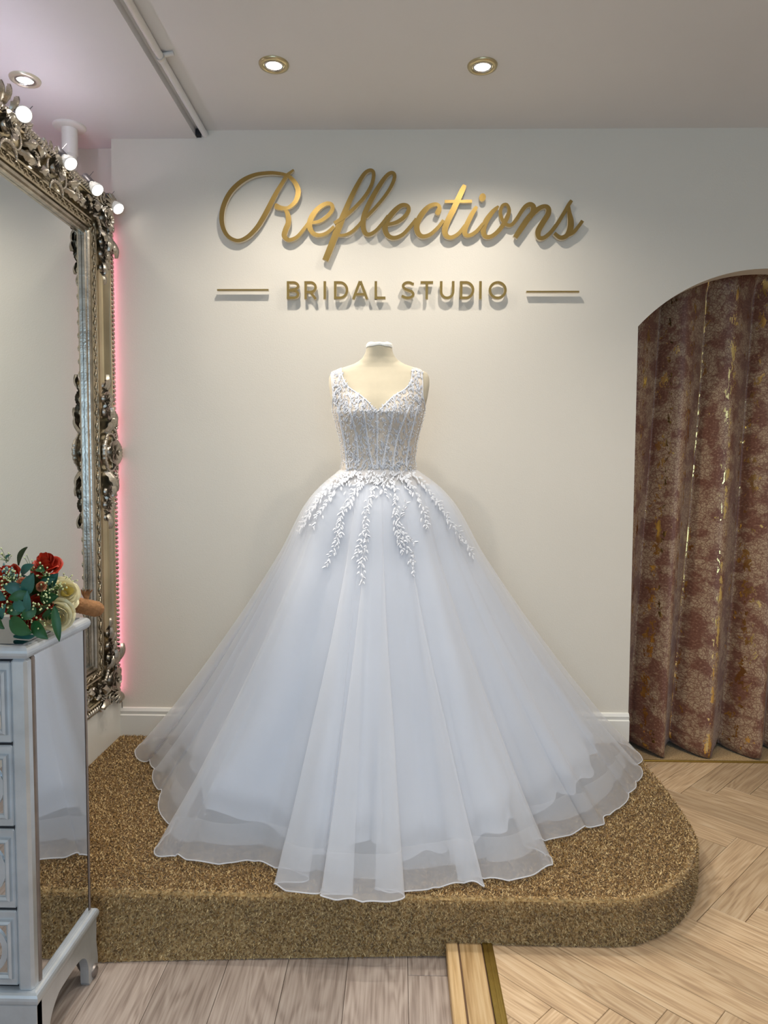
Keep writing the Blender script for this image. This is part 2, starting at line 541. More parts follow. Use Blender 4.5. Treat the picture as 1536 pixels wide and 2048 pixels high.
def cr(pts, per=8, closed=False):
    """Catmull-Rom through points (any dimension)"""
    P = np.asarray(pts, float)
    n = len(P)
    out = []
    segs = n if closed else n - 1
    for i in range(segs):
        if closed:
            p0, p1, p2, p3 = P[(i - 1) % n], P[i], P[(i + 1) % n], P[(i + 2) % n]
        else:
            p0, p1, p2, p3 = P[max(i - 1, 0)], P[i], P[i + 1], P[min(i + 2, n - 1)]
        for k in range(per):
            t = k / per
            out.append(0.5 * ((2 * p1) + (-p0 + p2) * t + (2 * p0 - 5 * p1 + 4 * p2 - p3) * t * t + (-p0 + 3 * p1 - 3 * p2 + p3) * t ** 3))
    if not closed:
        out.append(P[-1])
    return np.array(out)

def resample(P, n, closed=False):
    P = np.asarray(P, float)
    Q = np.vstack([P, P[:1]]) if closed else P
    d = np.r_[0, np.cumsum(np.linalg.norm(np.diff(Q, axis=0), axis=1))]
    s = np.linspace(0, d[-1], n, endpoint=not closed)
    return np.stack([np.interp(s, d, Q[:, k]) for k in range(P.shape[1])], 1), d[-1]

def ss(a, b, x):
    t = np.clip((x - a) / (b - a), 0, 1)
    return t * t * (3 - 2 * t)

def dup(o, parent=None, loc=None, rot=None, scale=None):
    c = o.copy()
    COL.objects.link(c)
    c.parent = parent
    if loc is not None: c.location = loc
    if rot is not None: c.rotation_euler = rot
    if scale is not None: c.scale = scale
    return c

# ------------------------------------------------------------------ room
YB = 3.06            # face of the back wall
XL = -1.222          # corner where the mirror recess begins
XA0, XA1 = 1.008, 2.09   # arched doorway
ZCL, ZCR = 2.695, 2.728  # ceiling heights left / right of the step
XS = -0.858          # step in the ceiling
POD = 0.13
FLL = -0.04          # lower floor on the left

# back wall with arched opening, 9 cm thick
def back_wall():
    b = MB()
    xc, half = (XA0 + XA1) / 2, (XA1 - XA0) / 2
    zs, zt = 1.915, 2.155
    # segment of a flattened arch
    arc = []
    h = zt - zs
    Rr = (half * half + h * h) / (2 * h)
    a0 = math.asin(half / Rr)
    NA = 40
    for i in range(NA + 1):
        a = -a0 + 2 * a0 * i / NA
        arc.append((xc + Rr * math.sin(a), zt - Rr + Rr * math.cos(a)))
    y0, y1 = YB, YB + 0.09
    zb = -0.04
    top = 2.9
    def quad(p):
        b.add([(x, y0, z) for x, z in p], [(0, 1, 2, 3)])
        b.add([(x, y1, z) for x, z in p], [(3, 2, 1, 0)])
    quad([(XL, zb), (XA0, zb), (XA0, top), (XL, top)])
    quad([(XA1, zb), (2.9, zb), (2.9, top), (XA1, top)])
    for i in range(NA):
        (xa, za), (xb, zb_) = arc[i], arc[i + 1]
        quad([(xa, za), (xb, zb_), (xb, top), (xa, top)])
        b.add([(xa, y0, za), (xb, y0, zb_), (xb, y1, zb_), (xa, y1, za)], [(0, 1, 2, 3)])
    for x in (XA0, XA1):
        b.add([(x, y0, zb), (x, y1, zb), (x, y1, zs), (x, y0, zs)], [(0, 1, 2, 3)])
    b.add([(XL, y0, zb), (XL, y1, zb), (XL, y1, top), (XL, y0, top)], [(3, 2, 1, 0)])
    return struct(b.build('wall_back', 'wall'))
back_wall()

def wallbox(name, *a, m='wall'):
    b = MB(); b.box(*a)
    return struct(b.build(name, m))
wallbox('wall_recess', -1.86, XL + 0.05, 3.15, 3.25, -0.1, 2.9)
wallbox('wall_left', -1.86, -1.78, -3.3, 3.25, -0.1, 2.9)
wallbox('wall_right', 2.9, 2.98, -3.3, 4.3, -0.1, 2.9)
wallbox('wall_beyond', 0.6, 2.98, 4.2, 4.28, -0.1, 2.9)
wallbox('wall_passage', 0.6, 0.66, 3.15, 4.3, -0.1, 2.9)
wallbox('ceiling_low', -1.86, XS, -3.3, 3.25, ZCL, 2.9, m='ceiling')
wallbox('ceiling', XS, 2.98, -3.3, 4.3, ZCR, 2.92, m='ceiling')
# shop front behind the camera with its window
b = MB()
for a in [(-1.86, -1.75, 0, 2.9), (1.7, 2.98, 0, 2.9), (-1.75, 1.7, -0.1, 0.5), (-1.75, 1.7, 2.5, 2.9)]:
    b.box(a[0], a[1], -3.3, -3.2, a[2] if a[2] else -0.1, a[3])
struct(b.build('wall_front', 'wall'))
win = struct(raw('window_1', [(-1.75, -3.26, .5), (1.7, -3.26, .5), (1.7, -3.26, 2.5), (-1.75, -3.26, 2.5)], [(0, 1, 2, 3)], 'glass'))
b = MB()
for x in (-1.75, -0.62, 0.53, 1.65):
    b.box(x, x + 0.05, -3.28, -3.22, 0.5, 2.5)
for z in (0.5, 2.45):
    b.box(-1.75, 1.7, -3.28, -3.22, z, z + 0.05)
b.build('window_frame', 'trim', win)

# low boxed ledge under the mirror
b = MB(); b.box(-1.78, XL + 0.004, 1.66, 3.15, FLL, 0.315, bev=0.004)
lg = struct(b.build('wall_ledge', 'trim'))

# baseboard on the back wall: ogee top
def baseboard(x0, x1):
    prof = [(0, 0.13), (-0.018, 0.13), (-0.018, 0.222), (-0.012, 0.226), (-0.014, 0.240), (-0.008, 0.252), (0, 0.254)]
    b = MB()
    b.grid([[(x0, YB + p[0], p[1]) for p in prof], [(x1, YB + p[0], p[1]) for p in prof]])
    b.add([(x1, YB + p[0], p[1]) for p in prof], [tuple(range(len(prof)))])
    return struct(b.build('baseboard_back', 'trim'))
baseboard(XL, XA0)

# ------------------------------------------------------------------ floors
def clip_poly(poly, nx, ny, c):
    """keep nx*x+ny*y<=c"""
    out = []
    for i in range(len(poly)):
        p, q = poly[i], poly[(i + 1) % len(poly)]
        dp, dq = nx * p[0] + ny * p[1] - c, nx * q[0] + ny * q[1] - c
        if dp <= 0: out.append(p)
        if dp * dq < 0:
            t = dp / (dp - dq)
            out.append((p[0] + t * (q[0] - p[0]), p[1] + t * (q[1] - p[1])))
    return out

fl = wallbox('floor', 0.20, 2.98, -3.3, 4.3, -0.12, -0.006, m='subfloor')
fl2 = wallbox('floor_low', -1.86, 0.20, -3.3, 3.25, -0.14, FLL - 0.006, m='subfloor')

def place_plank(poly, ang, parent, ztop, m, thick=0.012):
    """poly in world xy -> own mesh with local X along the grain"""
    c = np.mean(np.array(poly), axis=0)
    ca, sa = math.cos(-ang), math.sin(-ang)
    lp = [((x - c[0]) * ca - (y - c[1]) * sa, (x - c[0]) * sa + (y - c[1]) * ca) for x, y in poly]
    b = MB(); b.prism(lp, -thick, 0, bev=0.0012)
    o = b.build('plank', m, parent)
    o.location = (c[0], c[1], ztop); o.rotation_euler = (0, 0, ang)
    return o

W_, L_ = 0.0985, 0.585
u0, v0 = 0.861, 0.808
g = 0.0007
s2 = math.sqrt(0.5)
def uv2xy(u, v):
    return ((u - v) * s2, (u + v) * s2)
X_OAK = 0.266
def oak_plank(ua, ub, va, vb, ang):
    poly = [uv2xy(ua + g, va + g), uv2xy(ub - g, va + g), uv2xy(ub - g, vb - g), uv2xy(ua + g, vb - g)]
    if max(p[0] for p in poly) < X_OAK + .01 or min(p[0] for p in poly) > 2.5 or max(p[1] for p in poly) < 0.9 or min(p[1] for p in poly) > 3.14:
        return
    # wholly under the podium
    if all(X_OAK - .1 < p[0] < 0.9 and 2.2 < p[1] for p in poly) or all(p[0] < .5 and p[1] > 1.93 for p in poly):
        return
    poly = clip_poly(poly, -1, 0, -X_OAK)
    poly = clip_poly(poly, 0, 1, 3.148)
    poly = clip_poly(poly, 1, 0, 2.895)
    if len(poly) >= 3:
        A = 0.5 * abs(sum(poly[i][0] * poly[(i + 1) % len(poly)][1] - poly[(i + 1) % len(poly)][0] * poly[i][1] for i in range(len(poly))))
        if A > 2e-4:
            place_plank(poly, ang, fl, 0.0, 'oak')
for j in range(-3, 4):
    for k in range(-30, 31):
        bu = u0 + k * W_ + j * (L_ + W_)
        bv = v0 - k * W_ + j * (L_ - W_)
        oak_plank(bu, bu + L_, bv, bv + W_, PI / 4)
        oak_plank(bu + L_, bu + L_ + W_, bv, bv + L_, 3 * PI / 4)
# floor beyond the laid planks (behind the camera)
b = MB(); b.box(0.27, 2.9, -3.2, 0.35, -0.006, -0.0005)
o = b.build('floorboards', 'oak', fl); o['kind'] = 'stuff'
# lower floor: straight planks running to the podium
xs = [-0.63 + 0.01 - 0.163 * k for k in range(8, 0, -1)] + [-0.62, -0.457, -0.293, -0.130, 0.033, 0.139]
for i in range(len(xs) - 1):
    cuts = [-1.0 - 0.37 * (i % 3), 0.1 + 0.29 * (i % 4), 1.35 - .1 * (i % 3), 1.95]
    if i == len(xs) - 2: cuts = [-1.0, 0.62, 1.818, 1.95]
    if i == len(xs) - 3: cuts = [-1.0, 0.3, 1.95]
    if i == len(xs) - 4 or i == len(xs) - 5: cuts = [-1.0, 0.9 - .4 * (i % 2), 1.95]
    for a_, b_ in zip(cuts[:-1], cuts[1:]):
        x0, x1 = xs[i] + .0006, xs[i + 1] - .0006
        if x1 < -1.78: continue
        x0 = max(x0, -1.78)
        if x0 < XL and b_ > 1.65: b_ = 1.66
        if b_ <= a_: continue
        place_plank([(x0, a_ + .0006), (x1, a_ + .0006), (x1, b_ - .0006), (x0, b_ - .0006)], PI / 2, fl2, FLL, 'grey_oak')
b = MB(); b.box(-1.78, 0.139, -3.2, -0.9, FLL - 0.006, FLL - 0.0005)
o = b.build('floorboards', 'grey_oak', fl2); o['kind'] = 'stuff'

# wooden nosing and brass strip between the two floors
b = MB()
pr = [(0.1395, FLL - .01), (0.1395, -0.012), (0.144, -0.002), (0.152, 0.002), (0.2365, 0.002), (0.2365, -0.03)]
b.grid([[(p[0], -3.2, p[1]) for p in pr], [(p[0], 1.9, p[1]) for p in pr]])
nz = struct(b.build('trim_1', 'subfloor'))
for (xa, xb) in ((0.1385, 0.1715), (0.1725, 0.2365)):
    for (ya, yb) in ((-3.2, 0.4), (0.402, 1.9)):
        bb = MB(); bb.box(-(yb - ya) / 2, (yb - ya) / 2, -(xb - xa) / 2, (xb - xa) / 2, -0.042 if xa < .15 else -.03, 0.003, bev=0.003)
        o = bb.build('plank', 'pine', nz); o.location = ((xa + xb) / 2, (ya + yb) / 2, 0.0); o.rotation_euler = (0, 0, PI / 2)
b = MB()
pr = [(0.238, -.012), (0.238, 0.003), (0.2405, 0.0045), (0.247, 0.0045), (0.2475, 0.003), (0.2505, 0.003), (0.251, 0.0045), (0.2575, 0.0045), (0.258, 0.003), (0.2625, 0.003), (0.2635, 0.0015), (0.266, 0.0012), (0.266, -.012)]
b.grid([[(p[0], -3.2, p[1]) for p in pr], [(p[0], 1.9, p[1]) for p in pr]])
struct(b.build('trim_2', 'brass'))
# carpet and edge strip in the doorway
b = MB(); b.box(0.7, 2.88, 3.156, 4.2, -0.004, 0.006)
struct(b.build('floor_passage', 'carpet'))
b = MB(); b.box(0.9, 2.5, 3.148, 3.158, -0.004, 0.007, bev=0.002)
struct(b.build('trim_3', 'brass'))

# ------------------------------------------------------------------ carpeted podium
topc = cr([(-0.77, 1.897), (-0.32, 1.890), (0.15, 1.889), (0.50, 1.889), (0.62, 1.893), (0.69, 1.912), (0.80, 1.984), (0.905, 2.112), (0.968, 2.262), (0.992, 2.505), (0.998, 2.735), (1.004, 2.95)], 8)
topc = np.vstack([[(XL + .004, 1.905)], topc, [(1.005, YB)]])
botc = topc.copy()
sh = np.interp(topc[:, 0], [-1.3, -0.79, -0.4, 0.12, 0.5], [0.085, 0.052, 0.022, -0.006, 0])
sh[topc[:, 1] > 1.92] = 0
botc[:, 1] -= sh
def podium():
    T = empty('podium', (0, 2.5, 0), 'low curved display podium covered in gold-brown carpet', 'podium')
    off = np.array([0, 2.5, 0])
    n = len(topc)
    tg = np.gradient(topc, axis=0); tg /= np.linalg.norm(tg, axis=1)[:, None]
    nin = np.stack([-tg[:, 1], tg[:, 0]], 1)
    rows = []
    r = 0.016
    rows.append(np.c_[botc, np.full(n, -0.039)])
    rows.append(np.c_[botc * .04 + topc * .96, np.full(n, POD - r)])
    for a in (30, 60, 90):
        a = math.radians(a)
        rows.append(np.c_[topc + nin * (r - r * math.cos(a)), np.full(n, POD - r + r * math.sin(a))])
    rows[-1][-1, 1] = YB; rows[-1][0, 0] = XL + .004
    for q in rows:
        q[-1, 1] = YB; q[0, 0] = XL + .004
    P = np.array(rows) - off
    b = MB(); b.grid(P)
    # top face
    tp = P[-1].tolist() + [[XL + .004, YB - 2.5, POD]]
    b.add(tp, [tuple(range(len(tp)))])
    b.build('podium_body', 'carpet', T)
    # pile: small leaning blades on top and riser
    pts = []; nrm = []
    # riser
    per = np.r_[0, np.cumsum(np.linalg.norm(np.diff(topc, axis=0), axis=1))]
    N1 = 34000
    s = rng.uniform(0, per[-1] - .35, N1); f = rng.uniform(0, 1, N1) ** .9
    bx = np.stack([np.interp(s, per, topc[:, 0]), np.interp(s, per, topc[:, 1])], 1)
    bb = np.stack([np.interp(s, per, botc[:, 0]), np.interp(s, per, botc[:, 1])], 1)
    z = -0.036 + f * (POD - 0.004 + .036)
    xy = bb * (1 - f)[:, None] + bx * f[:, None]
    nn = np.stack([np.interp(s, per, -nin[:, 0]), np.interp(s, per, -nin[:, 1])], 1)
    pts.append(np.c_[xy, z]); nrm.append(np.c_[nn, np.full(N1, -0.25)])
    # top
    N2 = 150000
    q = np.c_[rng.uniform(XL + .01, 1.0, N2), rng.uniform(1.89, YB, N2)]
    yedge = np.interp(q[:, 0], topc[:-12, 0], topc[:-12, 1])
    right = np.interp(q[:, 1], topc[30:, 1], topc[30:, 0])
    dres = ((q[:, 0] + .07) / .72) ** 2 + ((q[:, 1] - 2.62) / .50) ** 2 < 1
    ok = (q[:, 1] > np.where(q[:, 0] < .5, yedge, 1.89)) & (q[:, 0] < right) & ~dres
    q = q[ok]
    pts.append(np.c_[q, np.full(len(q), POD)]); nrm.append(np.tile([0, 0, 1.0], (len(q), 1)))
    Pp = np.vstack(pts); Nn = np.vstack(nrm)
    Nn0 = Nn.copy()
    Nn = Nn + rng.normal(0, 1.15, Nn.shape); Nn /= np.linalg.norm(Nn, axis=1)[:, None]
    dn = (Nn * Nn0).sum(1)
    Nn[dn < .12] += Nn0[dn < .12] * .9
    side = np.cross(Nn, Nn0 + rng.normal(0, .25, Nn.shape)); side /= np.linalg.norm(side, axis=1)[:, None]
    h = rng.uniform(.005, .0095, len(Pp))[:, None]; w = rng.uniform(.0016, .0028, len(Pp))[:, None]
    base = Pp - off + Nn0 * .0015
    V = np.stack([base - side * w, base + side * w, base + Nn * h], 1).reshape(-1, 3)
    nF = len(Pp)
    me = bpy.data.meshes.new('carpet_pile')
    me.vertices.add(nF * 3); me.vertices.foreach_set('co', V.astype(np.float32).ravel())
    me.loops.add(nF * 3); me.loops.foreach_set('vertex_index', np.arange(nF * 3, dtype=np.int32))
    me.polygons.add(nF); me.polygons.foreach_set('loop_start', np.arange(0, nF * 3, 3, dtype=np.int32))
    me.update(calc_edges=True); me.validate()
    me.materials.append(MT['carpet'])
    o = bpy.data.objects.new('carpet_pile', me); link(o, T); o['kind'] = 'stuff'
podium()

# ------------------------------------------------------------------ ceiling fittings
def spot(parent, loc, direction, energy, size_deg, blend, color=LAMP_W, soft=0.03):
    l = bpy.data.lights.new('lamp_light', 'SPOT')
    l.energy = energy; l.spot_size = math.radians(size_deg); l.spot_blend = blend
    l.color = color; l.shadow_soft_size = soft
    o = bpy.data.objects.new('lamp_light', l); link(o, parent)
    o.location = loc
    o.rotation_euler = Vector(direction).to_track_quat('-Z', 'Y').to_euler()
    return o

def downlight(x, y, z, label, energy, ring='nickel', lens='lamp', group=None, tilt=(0, 0, -1), ang=125, r=0.053):
    T = empty('downlight', (x, y, z), label, 'ceiling light', group)
    b = MB(); b.lathe([(r, 0.004), (r, -0.002), (r * .96, -0.007), (r * .74, -0.010), (r * .68, -0.006), (r * .66, 0.002)], 40)
    b.build('trim_ring', ring, T, True)
    b = MB(); b.lathe([(r * .66, -0.004), (r * .64, -0.0075), (r * .56, -0.0085), (r * .52, -0.003)], 40)
    b.build('gimbal', 'chrome', T, True)
    b = MB(); b.lathe([(0.0001, -0.0062), (r * .3, -0.006), (r * .53, -0.0045), (r * .53, 0.002)], 32)
    # facets of the reflector lamp
    for i in range(9):
        a = 2 * PI * i / 9
        b.sphere((r * .33 * math.cos(a), r * .33 * math.sin(a), -0.0055), r * .09, 6, 4)
    b.build('lamp_lens', lens, T, True)
    spot(T, (0, 0, -0.02), tilt, energy, ang, 0.9)
    return T
downlight(-0.447, 2.577, ZCR, 'lit brass-rimmed downlight in ceiling above the big script letter R', SPOT_E, tilt=(.0, -.10, -1), ang=152)
downlight(0.287, 2.594, ZCR, 'lit brass-rimmed downlight in ceiling above the letters t and i of the script', SPOT_E, tilt=(.0, -.10, -1), ang=152)
downlight(-1.345, 2.60, ZCL, 'pale downlight in the lower ceiling strip above the silver mirror', 5.0, 'white_ring', 'lamp_dim')
for (x, y, lab) in ((-0.45, 1.80, 'recessed downlight above the front edge of the podium'), (0.40, 1.80, 'recessed downlight above the front edge of the podium'),
                    (1.5, 1.9, 'added unseen downlight above the herringbone floor before the curtain'), (-0.45, -0.6, 'added unseen downlight above the grey planks near the shop window'),
                    (0.6, -0.6, 'added unseen downlight above the oak floor near the shop window'), (1.8, 0.2, 'added unseen downlight beside the long right-hand wall')):
    downlight(x, y, ZCR, lab, ROOM_E, group='added downlights over the shop floor')  # out-of-view lamps, added to light the podium top and dress front

# pipe along the ceiling step
T = empty('ceiling_pipe', (-0.822, 3.05, ZCR - 0.018), 'painted surface pipe running along the ceiling step to the back wall', 'pipe')
b = MB(); b.tube([(0, 0.01, 0), (0, -0.85, 0), (0, -6.2, 0)], 0.0125, 12)
b.build('pipe_run', 'pipe', T, True)
for y in (-0.55, -2.0, -3.5):
    b = MB(); b.tube([(0, y - .012, 0), (0, y + .012, 0)], 0.0155, 12)
    b.tube([(0.012, y, 0.008), (0.045, y, 0.014)], 0.008, 8)
    b.build('pipe_clip', 'pipe', T, True)
b = MB(); b.box(-0.856, -0.838, 3.035, 3.062, ZCR - 0.03, ZCR - 0.005)
tag(b.build('cable_hole', 'dark'), 'small black hole where the ceiling pipe meets the back wall', 'hole')
# vertical waste pipe with collar behind the mirror
T = empty('waste_pipe', (-1.348, 2.95, 0.315), 'white vertical pipe with ceiling collar behind the mirror', 'pipe')
b = MB(); b.tube([(0, 0, 0), (0, 0, ZCL - .315 - .10)], 0.026, 20)
b.build('pipe_run', 'trim', T, True)
b = MB(); b.lathe([(0.026, -0.115), (0.031, -0.112), (0.031, -0.008), (0.034, -0.004)], 24, (0, 0, ZCL - .315))
b.build('pipe_socket', 'trim', T, True)
b = MB(); b.lathe([(0.031, -0.012), (0.058, -0.010), (0.064, -0.004), (0.064, 0.0)], 28, (0, 0, ZCL - .315))
b.build('pipe_collar', 'trim', T, True)

# ------------------------------------------------------------------ gold sign on the wall
SK = 0.002121      # metres on the wall for one traced unit
def sgn(px, py):
    return (-0.4765 + (px - 575) * SK, 2.098 - (py - 565) * SK)

LET_B, LET_F = YB - 0.012, YB - 0.026      # back and face of the letters
def ribbon(b, pts, per=7, sharp=False, yo=0.0):
    """pts (x,z,width) in wall metres -> extruded stroke, gold face and cream edge"""
    P = np.asarray(pts, float)
    if not sharp and len(P) > 2:
        P = cr(P, per)
    t = np.gradient(P[:, :2], axis=0); t /= np.linalg.norm(t, axis=1)[:, None] + 1e-9
    nn = np.stack([-t[:, 1], t[:, 0]], 1)
    Lp = P[:, :2] + nn * P[:, 2:3] / 2; Rp = P[:, :2] - nn * P[:, 2:3] / 2
    n = len(P)
    fa = [LET_F - yo - .0012 * i / n for i in range(n)]
    V = [(x, f, z) for (x, z), f in zip(Lp, fa)] + [(x, f, z) for (x, z), f in zip(Rp, fa)] + [(x, LET_B, z) for x, z in Lp] + [(x, LET_B, z) for x, z in Rp]
    face = [(i, i + 1, n + i + 1, n + i) for i in range(n - 1)]
    edge = []
    for i in range(n - 1):
        edge.append((i + 1, i, 2 * n + i, 2 * n + i + 1))
        edge.append((n + i, n + i + 1, 3 * n + i + 1, 3 * n + i))
        edge.append((2 * n + i, 3 * n + i, 3 * n + i + 1, 2 * n + i + 1))
    edge += [(0, n, 3 * n, 2 * n), (n - 1, 3 * n - 1, 4 * n - 1, 2 * n - 1)]
    b.add(V, face, 0); b.add(V, edge, 1)

def traced(lst, ox, oy, sc):
    return [(*sgn(ox + x / sc, oy + y / sc), w / sc * SK) for x, y, w in lst]
Z7 = (420, 330, 4.042); Z8 = (780, 330, 3.84)
script = [
 ('R', Z7, [[(687, 80, 16), (660, 100, 22), (630, 128, 30), (590, 190, 32), (540, 270, 36), (490, 365, 40), (440, 455, 40), (385, 535, 36), (310, 605, 32), (235, 632, 28), (160, 600, 30), (118, 530, 34), (107, 440, 38), (130, 340, 38), (185, 245, 38), (275, 165, 36), (380, 118, 30), (500, 104, 28), (585, 111, 26)], [(560, 108, 26), (600, 114, 26), (660, 140, 30), (708, 200, 38), (722, 260, 42), (697, 330, 36), (640, 376, 28), (585, 378, 36), (545, 364, 44), (532, 362, 30)],
            [(612, 380, 24), (637, 425, 38), (643, 490, 42), (620, 550, 44), (610, 598, 40), (648, 628, 32), (710, 605, 28), (770, 540, 28), (815, 478, 24)]]),
 ('e', Z7, [[(832, 494, 24), (900, 480, 28), (960, 438, 30), (996, 388, 32), (985, 350, 30), (940, 348, 34), (880, 385, 38), (830, 450, 44), (812, 520, 44), (840, 575, 36), (890, 592, 30), (950, 575, 28), (1010, 525, 26)]]),
 ('f', Z7, [[(938, 788, 50), (985, 675, 52), (1040, 540, 54), (1090, 420, 46), (1140, 305, 40), (1195, 198, 36), (1250, 112, 30), (1297, 86, 28), (1323, 110, 28), (1310, 190, 28), (1260, 280, 28), (1180, 370, 28), (1090, 447, 30), (1010, 497, 26)],
            [(1015, 592, 22), (1090, 590, 24), (1150, 565, 26), (1210, 510, 26), (1250, 455, 26)]]),
 ('l', Z7, [[(1262, 452, 26), (1330, 385, 26), (1410, 292, 26), (1468, 202, 28), (1490, 134, 28), (1470, 107, 28), (1428, 128, 30), (1370, 205, 36), (1305, 315, 40), (1255, 420, 42), (1240, 500, 42), (1252, 565, 38), (1285, 588, 32), (1340, 560, 28), (1395, 500, 26), (1440, 440, 24)]]),
 ('e', Z8, [[(-22, 484, 24), (50, 465, 28), (108, 427, 30), (140, 378, 30), (130, 344, 28), (85, 342, 32), (30, 385, 38), (-20, 450, 42), (-38, 510, 42), (-15, 565, 36), (35, 582, 30), (100, 555, 28), (165, 485, 26), (200, 440, 24)]]),
 ('c', Z8, [[(352, 412, 26), (360, 396, 40), (372, 368, 34), (365, 342, 26), (335, 336, 30), (285, 358, 36), (235, 415, 42), (203, 485, 44), (210, 542, 40), (245, 572, 32), (300, 560, 28), (360, 510, 26), (405, 452, 24)]]),
 ('t', Z8, [[(562, 192, 26), (548, 222, 38), (520, 282, 42), (480, 370, 44), (440, 450, 44), (415, 520, 44), (425, 565, 38), (465, 580, 30), (520, 550, 28), (567, 490, 24)], 'S', [(412, 313, 22), (515, 313, 22), (618, 313, 22)]]),
 ('i', Z8, [[(655, 352, 20), (640, 372, 30), (612, 420, 36), (585, 475, 38), (565, 525, 40), (572, 560, 34), (605, 565, 28), (655, 535, 28), (703, 478, 24)]]),
 ('o', Z8, [[(818, 348, 14), (800, 365, 26), (770, 395, 34), (725, 460, 42), (705, 525, 42), (722, 572, 34), (770, 570, 30), (830, 520, 32), (880, 440, 34), (898, 380, 26), (880, 338, 22), (848, 345, 24), (832, 390, 26), (845, 445, 26), (880, 485, 26), (920, 485, 26), (965, 430, 28)]]),
 ('n', Z8, [[(955, 445, 26), (1008, 364, 30), (1048, 338, 34), (1078, 352, 38), (1076, 395, 40), (1050, 435, 40)], [(945, 582, 36), (990, 515, 42), (1050, 430, 42), (1110, 375, 36), (1158, 352, 30), (1190, 366, 36), (1190, 410, 40), (1150, 475, 42), (1118, 535, 42), (1124, 580, 34), (1160, 585, 30), (1210, 545, 28), (1250, 490, 24)]]),
 ('s', Z8, [[(1225, 530, 26), (1262, 478, 28), (1310, 400, 28), (1345, 338, 28), (1366, 308, 24)], [(1342, 335, 18), (1350, 400, 32), (1362, 460, 44), (1358, 520, 46), (1330, 570, 36), (1285, 582, 32), (1240, 550, 26)], [(1325, 568, 30), (1380, 545, 28), (1420, 500, 26), (1450, 458, 26)]]),
]
T = empty('script_sign', (0, YB, 2.0), 'large gold script word Reflections fixed to the back wall', 'sign')
LN = 0
for ch, zz, strokes in script:
    b = MB(); sharp = False; yo = 0.0016 * (LN % 2); LN += 1
    for st in strokes:
        if st == 'S': sharp = True; continue
        ribbon(b, traced(st, *zz), sharp=sharp, yo=yo); yo += 0.00025; sharp = False
    for i, v in enumerate(b.V): b.V[i] = (v[0], v[1] - YB, v[2] - 2.0)
    o = b.build('letter', ['gold', 'letter_edge'], T)
    o['label'] = 'gold script letter ' + ch
# dot of the i
b = MB()
cx_, cz_ = sgn(780 + 696 / 3.84, 330 + 284 / 3.84)
pl = []
for i in range(20):
    a = 2 * PI * i / 20
    ex, ez = 25 / 3.84 * SK * math.cos(a), 31 / 3.84 * SK * math.sin(a)
    ca, sa = math.cos(-.25), math.sin(-.25)
    pl.append((cx_ + ex * ca - ez * sa, cz_ + ex * sa + ez * ca))
n = len(pl)
V = [(x, LET_F - YB, z - 2.0) for x, z in pl] + [(x, LET_B - YB, z - 2.0) for x, z in pl]
b.add(V, [tuple(range(n))], 0)
b.add(V, [(i, (i + 1) % n, n + (i + 1) % n, n + i) for i in range(n)] + [tuple(range(2 * n - 1, n - 1, -1))], 1)
b.build('letter_dot', ['gold', 'letter_edge'], T)

# capitals: strokes in a box 0..w wide, 0..1 high
def arcp(cx, cy, rx, ry, a0, a1, n=14):
    return [(cx + rx * math.cos(math.radians(a0 + (a1 - a0) * i / n)), cy + ry * math.sin(math.radians(a0 + (a1 - a0) * i / n))) for i in range(n + 1)]
SW = 0.142
h_ = SW / 2
def cap(ch, w):
    if ch == 'B':
        return [[(h_, 0), (h_, 1)], [(0, 1 - h_), (w * .5, 1 - h_)] + arcp(w * .5, .75 - .02, w * .40, .25 - h_ + .02, 90, -90) + [(h_, .46 + .02)],
                [(h_, .47), (w * .55, .47)] + arcp(w * .55, .27, w * .45 - h_, .27 - h_, 90, -90)[1:] + [(0, h_)]]
    if ch == 'R':
        return [[(h_, 0), (h_, 1)], [(0, 1 - h_), (w * .5, 1 - h_)] + arcp(w * .5, .66, w * .5 - h_, .34 - h_, 90, -90) + [(h_, .32 + h_)], [(w * .52, .36), (w - h_ * .9, 0)]]
    if ch == 'I':
        return [[(h_, 0), (h_, 1)]]
    if ch == 'D':
        return [[(h_, 0), (h_, 1)], [(0, 1 - h_), (w * .42, 1 - h_)] + arcp(w * .42, .5, w * .58 - h_, .5 - h_, 90, -90, 22) + [(0, h_)]]
    if ch == 'A':
        return [[(h_, 0), (w * .5 - .015, 1)], [(w - h_, 0), (w * .5 + .015, 1)], [(w * .22, .27), (w * .78, .27)]]
    if ch == 'L':
        return [[(h_, 0), (h_, 1)], [(0, h_), (w, h_)]]
    if ch == 'S':
        return [[(w * .94, .84)] + arcp(w * .52, .73, w * .48 - h_, .27 - h_, 40, 200, 12) + [(w * .3, .56), (w * .55, .49), (w * .78, .43)] + arcp(w * .48, .27, w * .52 - h_, .27 - h_, 20, -140, 12) + [(w * .03, .17)]]
    if ch == 'T':
        return [[(w * .5, 0), (w * .5, 1)], [(0, 1 - h_), (w, 1 - h_)]]
    if ch == 'U':
        return [[(h_, 1), (h_, .42)] + arcp(w * .5, .42, w * .5 - h_, .42 - h_, 180, 360, 16) + [(w - h_, 1)]]
    if ch == 'O':
        return [arcp(w * .5, .5, w * .5 - h_, .5 - h_, 90, 452, 36)]
CH = 138 / 3.94 * SK
